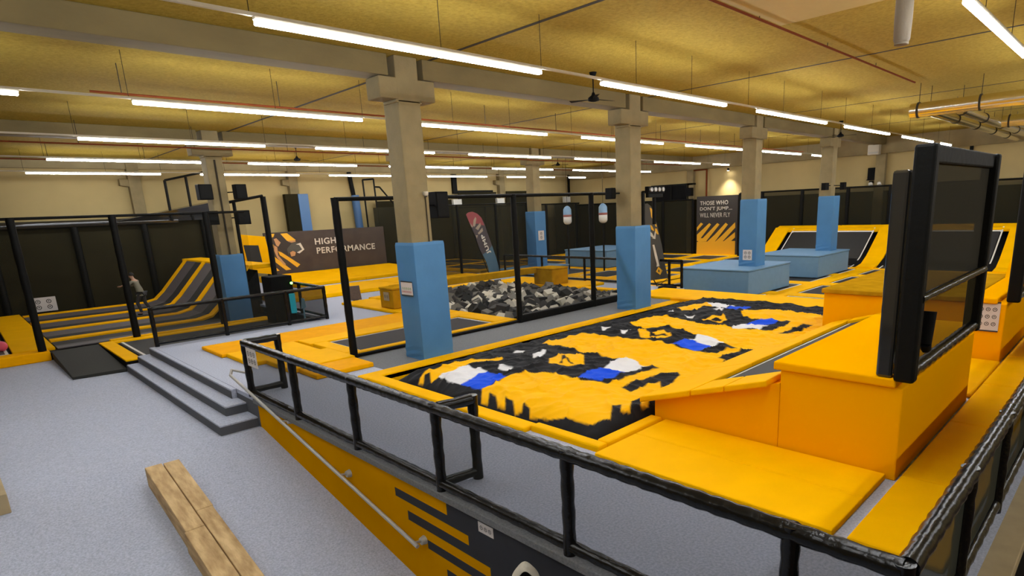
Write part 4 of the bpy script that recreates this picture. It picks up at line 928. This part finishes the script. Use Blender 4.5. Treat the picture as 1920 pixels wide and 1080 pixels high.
# =====================================================================
# PRINTED THINGS
# =====================================================================
G = {"b1":[["y",[[12.12,2.44],[12.57,2.43],[12.5,2.28],[12.24,2.18],[12.26,2.04],[12.44,1.87],[12.4,1.62],[12.25,1.53],[12.36,1.29],[13.17,0.51],[12.89,0.49],[12.38,0.99],[12.24,0.86],[12.56,0.5],[12.19,0.49]]],["y",[[12.87,2.42],[13.22,2.43],[13.64,2.04],[13.2,1.98]]],["y",[[12.62,1.53],[12.79,1.45],[13.69,0.73],[13.5,0.59],[13.06,1.0],[12.68,1.31]]],["s",[[12.49,2.16],[12.63,2.2],[12.85,2.14],[12.93,1.9],[12.7,1.73],[12.57,1.83]]],["s",[[12.46,1.84],[12.61,1.74],[12.59,1.32],[12.93,0.8],[12.83,0.76],[12.52,1.19],[12.42,1.57]]],["s",[[13.11,2.03],[13.38,1.92],[13.62,1.95],[13.59,2.04],[13.4,2.03]]],["s",[[13.23,1.41],[13.41,1.49],[13.54,1.39],[13.47,1.22],[13.27,1.19]]],["g",[[13.17,1.79],[13.47,1.91],[13.76,1.89],[13.95,1.54],[13.68,1.37],[13.32,1.5],[13.15,1.32],[13.09,1.56]]],["d",[[12.57,2.43],[12.8,2.44],[13.03,2.13],[13.37,1.87],[13.1,1.61],[13.1,1.28],[12.85,1.49],[12.65,1.74],[12.82,1.96],[12.63,2.2]]],["w",[[13.6,1.81],[13.86,1.88],[14.02,1.51],[13.73,1.32],[13.59,1.38],[13.9,1.52],[13.77,1.77]]]],"b1t":[[[14.7,1.73],[14.71,1.24]],[[15.73,1.98],[18.24,1.24]]],"b2":[["body",[[22.84,3.5],[19.75,3.48],[19.68,-0.6],[22.84,-0.61]]],["y",[[22.8,0.41],[19.88,0.49],[19.88,-0.56],[22.83,-0.58]]],["y",[[22.81,1.39],[22.5,1.72],[22.32,1.63],[22.81,1.15]]],["y",[[22.8,0.9],[21.84,1.68],[21.7,1.59],[22.66,0.47],[22.8,0.47]]],["y",[[22.62,0.41],[22.07,0.9],[21.23,1.68],[21.06,1.58],[22.06,0.45]]],["y",[[21.99,0.42],[21.41,0.9],[20.6,1.69],[20.43,1.57],[21.4,0.42]]],["y",[[21.37,0.42],[20.87,0.84],[19.91,1.71],[19.89,1.36],[20.8,0.45]]],["y",[[20.73,0.45],[19.9,1.07],[19.89,0.72],[20.2,0.46]]],["y",[[22.24,0.66],[22.02,0.45],[22.66,0.41],[22.8,0.53],[22.66,0.66]]]],"b2t":[[[22.57,2.89],[22.56,2.5],[22.55,2.08]],[[20.43,2.85],[20.1,2.46],[20.25,2.09]],[[22.57,3.16]]],"f1":[["body",[[17.3,3.01],[17.45,3.1],[17.69,3.12],[17.96,3.02],[18.19,2.82],[18.37,2.49],[18.47,2.16],[18.61,1.8],[18.71,1.5],[18.81,1.22],[18.92,0.92],[19.02,0.54],[19.08,0.21],[18.42,0.23],[18.38,0.47],[18.3,0.74],[18.1,1.12],[17.97,1.35],[17.87,1.62],[17.75,2.01],[17.54,2.44]]],["r",[[17.3,3.01],[17.45,3.1],[17.69,3.12],[17.96,3.02],[18.19,2.82],[18.33,2.46],[18.16,2.5],[17.88,2.58],[17.62,2.43],[17.54,2.44]]],["b",[[18.1,1.12],[18.43,1.25],[18.71,1.5],[18.81,1.22],[18.92,0.92],[19.02,0.54],[19.08,0.21],[18.42,0.23],[18.38,0.47],[18.3,0.74]]],["p",[[17.65,2.49],[17.71,2.74],[17.83,2.88],[17.88,2.8],[17.79,2.49],[17.72,2.43]]],["p",[[17.78,2.36],[18.09,2.6],[18.12,2.47],[17.93,2.26]]],["p",[[17.9,2.13],[18.19,2.37],[18.22,2.21],[17.96,2.06]]],["p",[[17.48,2.63],[17.64,2.45],[17.62,2.4],[17.54,2.45]]],["p",[[17.75,2.04],[17.89,2.04],[17.82,1.88]]],["b",[[18.42,0.66],[18.6,0.74],[18.49,0.52]]]],"f1t":[[18.44,1.11],[18.21,2.08]],"f2":[["body",[[18.2,3.12],[18.39,3.14],[18.61,3.03],[18.8,2.78],[19.03,2.26],[19.32,1.5],[19.52,0.78],[19.72,0.27],[18.59,0.31],[18.36,1.3],[18.24,2.38]]],["y",[[18.52,2.99],[18.64,2.95],[18.84,2.65],[18.82,2.54],[18.91,2.46],[18.96,2.29],[18.91,2.27],[18.75,2.49],[18.61,2.66],[18.59,2.79]]],["y",[[18.54,2.37],[18.65,2.33],[18.79,2.16],[18.75,2.13],[18.61,2.2]]],["y",[[18.84,2.22],[18.96,2.21],[19.08,2.0],[19.01,1.99],[18.86,2.08]]],["w",[[18.54,2.12],[18.65,2.06],[18.77,1.92],[18.84,2.13],[18.9,2.08],[18.86,1.83],[18.6,1.88],[18.74,1.87],[18.56,1.96]]],["w",[[18.67,1.63],[18.79,1.63],[18.88,1.42],[19.0,1.13],[19.12,0.8],[18.93,0.79],[18.95,0.89],[18.83,1.15]]],["y",[[18.88,0.61],[19.05,0.78],[19.32,0.61],[19.17,0.46]]],["k",[[19.02,0.61],[19.06,0.69],[19.13,0.62],[19.1,0.55]]]]}
inkm = {'y': mat('print_yellow', (.80, .42, .01), .6), 's': mat('print_skin', (.50, .26, .11), .6), 'g': mat('print_grey', (.07, .07, .06), .6), 'd': mat('print_dark', (.03, .022, .018), .6),
        'w': mat('print_white', (.60, .56, .48), .6), 'k': M_ink, 'r': mat('print_red', (.24, .04, .045), .6), 'b': mat('print_blue', (.05, .11, .16), .6), 'p': mat('print_pale', (.30, .24, .17), .6)}
def plate(pts, axis, c, th, name, m_, parent):
    f = (lambda a, z, q: (a, q, z)) if axis == 'y' else (lambda a, z, q: (q, a, z))
    return MB().prism([f(a, z, c) for a, z in pts], [f(a, z, c + th) for a, z in pts]).build(name, m_, parent)
def fit_text(name, body, m_, o, r, u, w_, h_, parent, bold=.0):
    ob = text(name, body, m_, (0, 0, 0), (1, 0, 0), (0, 1, 0), 1.0, None, bold, spacing=1.06 + bold * 2)
    xs_ = [v.co.x for v in ob.data.vertices]; ys_ = [v.co.y for v in ob.data.vertices]
    sx = w_ / (max(xs_) - min(xs_)); sy = h_ / (max(ys_) - min(ys_))
    r = Vector(r).normalized(); u = Vector(u).normalized(); n = r.cross(u); o = Vector(o)
    for v in ob.data.vertices:
        p = v.co; v.co = o + r * ((p.x - min(xs_)) * sx) + u * ((p.y - min(ys_)) * sy) + n * (p.z + .008)
    ob.parent = parent; ob.matrix_parent_inverse = Matrix.Translation(parent.location).inverted()
    return ob
t = thing('wall_poster', (15.5, 33.1, .3), 'long black wall poster reading HIGH PERFORMANCE with an acrobat on yellow stripes', 'poster')
MB().box(12.0, 18.95, 33.03, 33.12, .25, 2.5).build('board', mat('poster_black', (.055, .038, .028), .6, var=.5, vscale=1.5, col2=(.035, .022, .018)), t, bevel=.02)
nm = {'y': 'yellow_stripe', 's': 'acrobat_skin', 'g': 'acrobat_clothes', 'd': 'acrobat_shade', 'w': 'acrobat_stripe'}
for i, (k, pts) in enumerate(G['b1']): plate(pts, 'y', 33.028 - .002 * i, -.002, nm[k], inkm[k], t)
fit_text('lettering', 'HIGH', inkm['w'], (14.66, 33.02, 1.72), (1, 0, 0), (0, 0, 1), 1.22, .34, t, .02)
fit_text('lettering', 'PERFORMANCE', inkm['w'], (14.70, 33.02, 1.22), (1, 0, 0), (0, 0, 1), 3.55, .34, t, .02)
t = thing('slogan_banner', (37.4, 21.3, 0), 'black and yellow banner reading THOSE WHO DON\'T JUMP... WILL NEVER FLY', 'banner')
MB().box(37.36, 37.44, 19.75, 22.85, RC - .1, 3.48).build('board', mat('banner_black', (.03, .024, .02), .5), t)
k_ = 0
for k, pts in G['b2']:
    if k == 'y': plate(pts, 'x', 37.352 - .002 * k_, -.002, 'yellow_stripe', inkm['y'], t); k_ += 1
fit_text('lettering', 'THOSE WHO', inkm['w'], (37.34, 22.57, 2.89), (0, -1, 0), (0, 0, 1), 2.12, .27, t, .015)
fit_text('lettering', "DON'T JUMP...", inkm['w'], (37.34, 22.57, 2.47), (0, -1, 0), (0, 0, 1), 2.42, .30, t, .015)
fit_text('lettering', 'WILL NEVER FLY', inkm['w'], (37.34, 22.57, 2.07), (0, -1, 0), (0, 0, 1), 2.28, .29, t, .0)
M_flagk = mat('flag_dark', (.045, .035, .04), .6)
t = thing('feather_flag', (18.7, 22.7, .1), 'leaning red and blue feather flag reading JUMP behind the foam pit', 'flag')
plate(G['f1'][0][1], 'y', 22.7, .012, 'cloth', M_flagk, t)
for i, (k, pts) in enumerate(G['f1'][1:]): plate(pts, 'y', 22.698 - .002 * i, -.002, {'r': 'red_field', 'b': 'blue_field', 'p': 'pale_stroke'}[k], inkm[k], t)
dv = Vector((18.14 - 18.50, 0, 2.05 - 1.05)).normalized()
fit_text('lettering', 'JUMP', inkm['w'], (18.62, 22.68, 1.18), dv, (-dv.z, 0, dv.x), .98, .26, t, .03)
MB().tube((17.35, 22.72, 3.0), (18.05, 22.72, 1.1), .015, 8).tube((18.05, 22.72, 1.1), (18.5, 22.72, .0), .018, 8).build('pole', M_blkm, t)
MB().lathe([(.3, 0), (.3, .04), (.05, .09)], (18.6, 22.72, 0), 18).build('base', M_blkm, t)
t = thing('feather_flag', (19.0, 13.2, 0), 'black feather flag with yellow and white marks beside the second blue column', 'flag')
plate(G['f2'][0][1], 'y', 13.3, .012, 'cloth', mat('flag_black', (.05, .045, .035), .6), t)
for i, (k, pts) in enumerate(G['f2'][1:]): plate(pts, 'y', 13.298 - .002 * i, -.002, {'y': 'yellow_mark', 'w': 'white_mark', 'k': 'dark_mark'}[k], inkm[k], t)
MB().tube((19.0, 13.32, .05), (18.75, 13.32, .35), .02, 8).tube((19.05, 13.32, .05), (19.9, 13.32, .3), .012, 8).build('pole', M_blkm, t)
tag(MB().lathe([(.36, 0), (.34, .06), (.1, .10)], (19.0, 12.85, 0), 22).build('flag_base', M_blkm), 'round black weight on the floor at the foot of the black flag', 'flag weight')
# inflatable strikers
def striker(x, y, z, lab):
    t = thing('striker', (x, y, RC), lab, 'striker', 'hanging blue and white strikers')
    b = MB(); b.lathe([(.05, 1.02), (.16, .94), (.23, .82), (.24, .5), (.24, .42)], (x, y, z), 18); b.build('blue_top', mat('striker_blue', (.25, .42, .62), .35), t)
    b = MB(); b.lathe([(.24, .42), (.24, .12), (.19, .02), (.08, -.04)], (x, y, z), 18); b.build('white_bottom', M_white, t)
    b = MB(); b.lathe([(.243, .40), (.246, .42), (.246, .50), (.243, .52)], (x, y, z), 18); b.build('red_mark', mat('striker_red', (.35, .12, .10), .5), t)
    MB().tube((x, y, z + 1.0), (x, y, ZC), .012, 6).build('rope', M_joint, t)
    MB().tube((x, y, RC), (x, y, z), .05, 8).build('pole', M_pole, t)
striker(26, 24.5, 2.2, 'dull blue and white hanging striker seen through the pit fence')
striker(26, 21.8, 2.25, 'bright blue and white hanging striker just left of the second column')

# =====================================================================
# PEOPLE
# =====================================================================
def skinned(name, joints, bones, m_, parent, root=0, sub=2):
    names = list(joints); idx = {n: i for i, n in enumerate(names)}
    me = bpy.data.meshes.new(name); me.from_pydata([joints[n][0] for n in names], [(idx[a], idx[b_]) for a, b_ in bones], [])
    o = bpy.data.objects.new(name, me); COL.objects.link(o)
    md = o.modifiers.new('skin', 'SKIN'); md.use_smooth_shade = True; md.branch_smoothing = .6
    for i, n in enumerate(names):
        r = joints[n][1]; r = r if isinstance(r, tuple) else (r, r)
        me.skin_vertices[0].data[i].radius = r; me.skin_vertices[0].data[i].use_root = (i == root)
    s = o.modifiers.new('sub', 'SUBSURF'); s.levels = sub; s.render_levels = sub
    me.materials.append(m_)
    if parent is not None: o.parent = parent
    return o
def person(loc, rot, H, lab, shirt, trousers, hair, arms, lean=0.0, legs=None, hood=None):
    """x = the person's left, -y = the way they face; joints for a 1.75 m figure"""
    t = thing('person', loc, lab, 'person'); t.rotation_euler = (0, 0, rot); k = H / 1.75; t.scale = (k, k, k)
    L = lambda z: -lean * max(0, z - .95)
    la, ra = arms
    lg = legs or (((.10, -.02, .50), (.11, .02, .09)), ((-.10, -.02, .50), (-.11, .02, .09)))
    J = {'pelvis': ((0, 0, .96), (.15, .11)), 'waist': ((0, L(1.12), 1.12), (.125, .095)), 'chest': ((0, L(1.32), 1.32), (.155, .11)), 'collar': ((0, L(1.45), 1.45), (.10, .075)),
         'neck': ((0, L(1.53) - .01, 1.53), .052), 'jaw': ((0, L(1.60) - .025, 1.60), (.062, .075)), 'head': ((0, L(1.68) - .015, 1.68), (.075, .092)), 'crown': ((0, L(1.745), 1.745), (.055, .065)),
         'nose': ((0, L(1.64) - .115, 1.635), .012)}
    B = [('pelvis', 'waist'), ('waist', 'chest'), ('chest', 'collar'), ('collar', 'neck'), ('neck', 'jaw'), ('jaw', 'head'), ('head', 'crown'), ('jaw', 'nose')]
    for s_, sd in ((1, 'l'), (-1, 'r')):
        kn, an = lg[0 if s_ == 1 else 1]
        J['hip' + sd] = ((s_ * .09, 0, .90), .085); J['knee' + sd] = (kn, .056); J['calf' + sd] = ((kn[0] * .6 + an[0] * .4, kn[1] * .6 + an[1] * .4 + .01, kn[2] * .6 + an[2] * .4), .052); J['ankle' + sd] = (an, .038); J['toe' + sd] = ((an[0], an[1] - .17, an[2] - .055), (.042, .028))
        B += [('pelvis', 'hip' + sd), ('hip' + sd, 'knee' + sd), ('knee' + sd, 'calf' + sd), ('calf' + sd, 'ankle' + sd), ('ankle' + sd, 'toe' + sd)]
        el, wr, pa = arms[0 if s_ == 1 else 1]
        J['sh' + sd] = ((s_ * .175, L(1.42), 1.42), .055); J['el' + sd] = (el, .040); J['wr' + sd] = (wr, .026); J['palm' + sd] = (pa, (.036, .018))
        B += [('collar', 'sh' + sd), ('sh' + sd, 'el' + sd), ('el' + sd, 'wr' + sd), ('wr' + sd, 'palm' + sd)]
        w_ = Vector(wr); p = Vector(pa); d = (p - w_).normalized(); sd_ = d.cross(Vector((0, 1, .3))).normalized()
        for q in range(4):
            off = (q - 1.5) * .019; ln = (.075, .088, .083, .062)[q]
            J['f%d' % q + sd] = (tuple(p + d * .045 + sd_ * off * 1.1), .009); J['g%d' % q + sd] = (tuple(p + d * (.045 + ln) + sd_ * off * 1.35 + Vector((0, 0, -.012))), .0075)
            B += [('palm' + sd, 'f%d' % q + sd), ('f%d' % q + sd, 'g%d' % q + sd)]
        J['th' + sd] = (tuple(p + sd_ * .06 + d * .035), .010); B += [('palm' + sd, 'th' + sd)]
    skinned('body', J, B, M_skin, t)
    def layer(nm, keys, bones, m_, g, extra=None):
        JJ = {}
        for q in keys:
            c, r = J[q]; r = r if isinstance(r, tuple) else (r, r); JJ[q] = (c, (r[0] + g, r[1] + g))
        if extra: JJ.update(extra)
        skinned(nm, JJ, bones, m_, t)
    mid = {('s' + sd): (tuple(Vector(J['el' + sd][0]).lerp(Vector(J['wr' + sd][0]), .85)), (.040, .040)) for sd in 'lr'}
    hem = {'hem': ((0, .0, .86), (.17, .13))}
    layer('shirt', ['pelvis', 'waist', 'chest', 'collar', 'shl', 'ell', 'shr', 'elr'], [('pelvis', 'hem'), ('pelvis', 'waist'), ('waist', 'chest'), ('chest', 'collar'), ('collar', 'shl'), ('shl', 'ell'), ('ell', 'sl'), ('collar', 'shr'), ('shr', 'elr'), ('elr', 'sr')], shirt, .018, {**mid, **hem})
    layer('trousers', ['pelvis', 'hipl', 'kneel', 'calfl', 'hipr', 'kneer', 'calfr'], [('pelvis', 'hipl'), ('hipl', 'kneel'), ('kneel', 'calfl'), ('calfl', 'al'), ('pelvis', 'hipr'), ('hipr', 'kneer'), ('kneer', 'calfr'), ('calfr', 'ar')], trousers, .016, {'al': (J['anklel'][0], (.052, .052)), 'ar': (J['ankler'][0], (.052, .052))})
    for sd in 'lr': skinned('shoe', {'a': ((J['ankle' + sd][0][0], J['ankle' + sd][0][1] + .02, J['ankle' + sd][0][2] - .045), (.045, .04)), 'b': ((J['toe' + sd][0][0], J['toe' + sd][0][1] - .02, J['toe' + sd][0][2]), (.048, .034))}, [('a', 'b')], M_blkm, t)
    hy = L(1.7)
    for s_ in (-1, 1):
        b = MB(); b.lathe([(.0105 * math.sin(PI * q / 6) + .0001, -.0105 * math.cos(PI * q / 6)) for q in range(7)], (s_ * .032, hy - .100, 1.665), 10); b.build('eye', M_ink, None).parent = t
    b = MB(); b.box(-.025, .025, hy - .108, hy - .098, 1.598, 1.606); b.build('mouth', M_inkr, None).parent = t
    if True:
        b = MB(); vs = []; n, m2 = 18, 9
        for j in range(m2 + 1):
            for i in range(n):
                a = 2 * PI * i / n; ph = PI * .60 * j / m2; fr = -math.sin(a)
                lim = ph * (.62 if fr > .5 else 1.0)
                vs.append((.088 * math.sin(lim) * math.cos(a), hy + .012 + .106 * math.sin(lim) * math.sin(a), 1.685 + .10 * math.cos(lim)))
        b.add(vs, [(j * n + i, j * n + (i + 1) % n, (j + 1) * n + (i + 1) % n, (j + 1) * n + i) for j in range(m2) for i in range(n)], smooth=True); b.build('hair', hair, None).parent = t
    if hood:
        # pointed hood: arched ribs swept from the face opening to the back of the head
        vs = []; n = 20; S = [(-.155, .112, .175, 1.66), (-.13, .124, .195, 1.66), (-.07, .130, .19, 1.665), (.0, .125, .17, 1.665), (.06, .108, .14, 1.65), (.11, .075, .10, 1.63), (.135, .02, .04, 1.61)]
        for (yy, w2, h2, zc) in S:
            for i in range(n + 1):
                a = -PI * .22 + PI * 1.44 * i / n; pk = 1 + .28 * max(0, math.sin(a)) ** 10
                vs.append((w2 * math.cos(a), hy + yy + .01 * math.sin(3 * a), zc + h2 * math.sin(a) * pk))
        n1 = n + 1
        b = MB(); b.add(vs, [(j * n1 + i, j * n1 + i + 1, (j + 1) * n1 + i + 1, (j + 1) * n1 + i) for j in range(len(S) - 1) for i in range(n)], smooth=True)
        o = b.build('hood', hood, None); o.parent = t; sm = o.modifiers.new('solid', 'SOLIDIFY'); sm.thickness = .012; ss = o.modifiers.new('sub', 'SUBSURF'); ss.levels = 1; ss.render_levels = 2
    return t
M_shirt = mat('pale_shirt', (.20, .19, .14), .9, bump=.2, bscale=20); M_trou = mat('dark_trousers', (.03, .03, .035), .9); M_hair = mat('black_hair', (.008, .007, .006), .7, bump=.4, bscale=40)
M_hood = mat('off_white_jersey', (.50, .46, .38), .95, bump=.3, bscale=50)
person((5.25, 27.9, CT + .02), -2.30, 1.62, 'person in a pale top and dark trousers leaning forward with arms outstretched on the lanes', M_shirt, M_trou, M_hair,
       (((.26, -.30, 1.30), (.24, -.54, 1.27), (.23, -.63, 1.25)), ((-.24, -.34, 1.22), (-.20, -.56, 1.20), (-.19, -.65, 1.19))), lean=.35, legs=(((.11, -.16, .52), (.12, -.05, .09)), ((-.11, .02, .50), (-.12, .22, .11))))
person((3.20, 3.72, rz(3.72) + .01), -.72, 1.76, 'person in an off-white pointed hood at the foot of the platform wall', M_hood, M_trou, M_hair,
       (((.21, .02, 1.16), (.20, -.10, .95), (.20, -.14, .87)), ((-.21, .03, 1.16), (-.20, -.08, .94), (-.20, -.12, .86))), lean=.06, hood=M_hood)
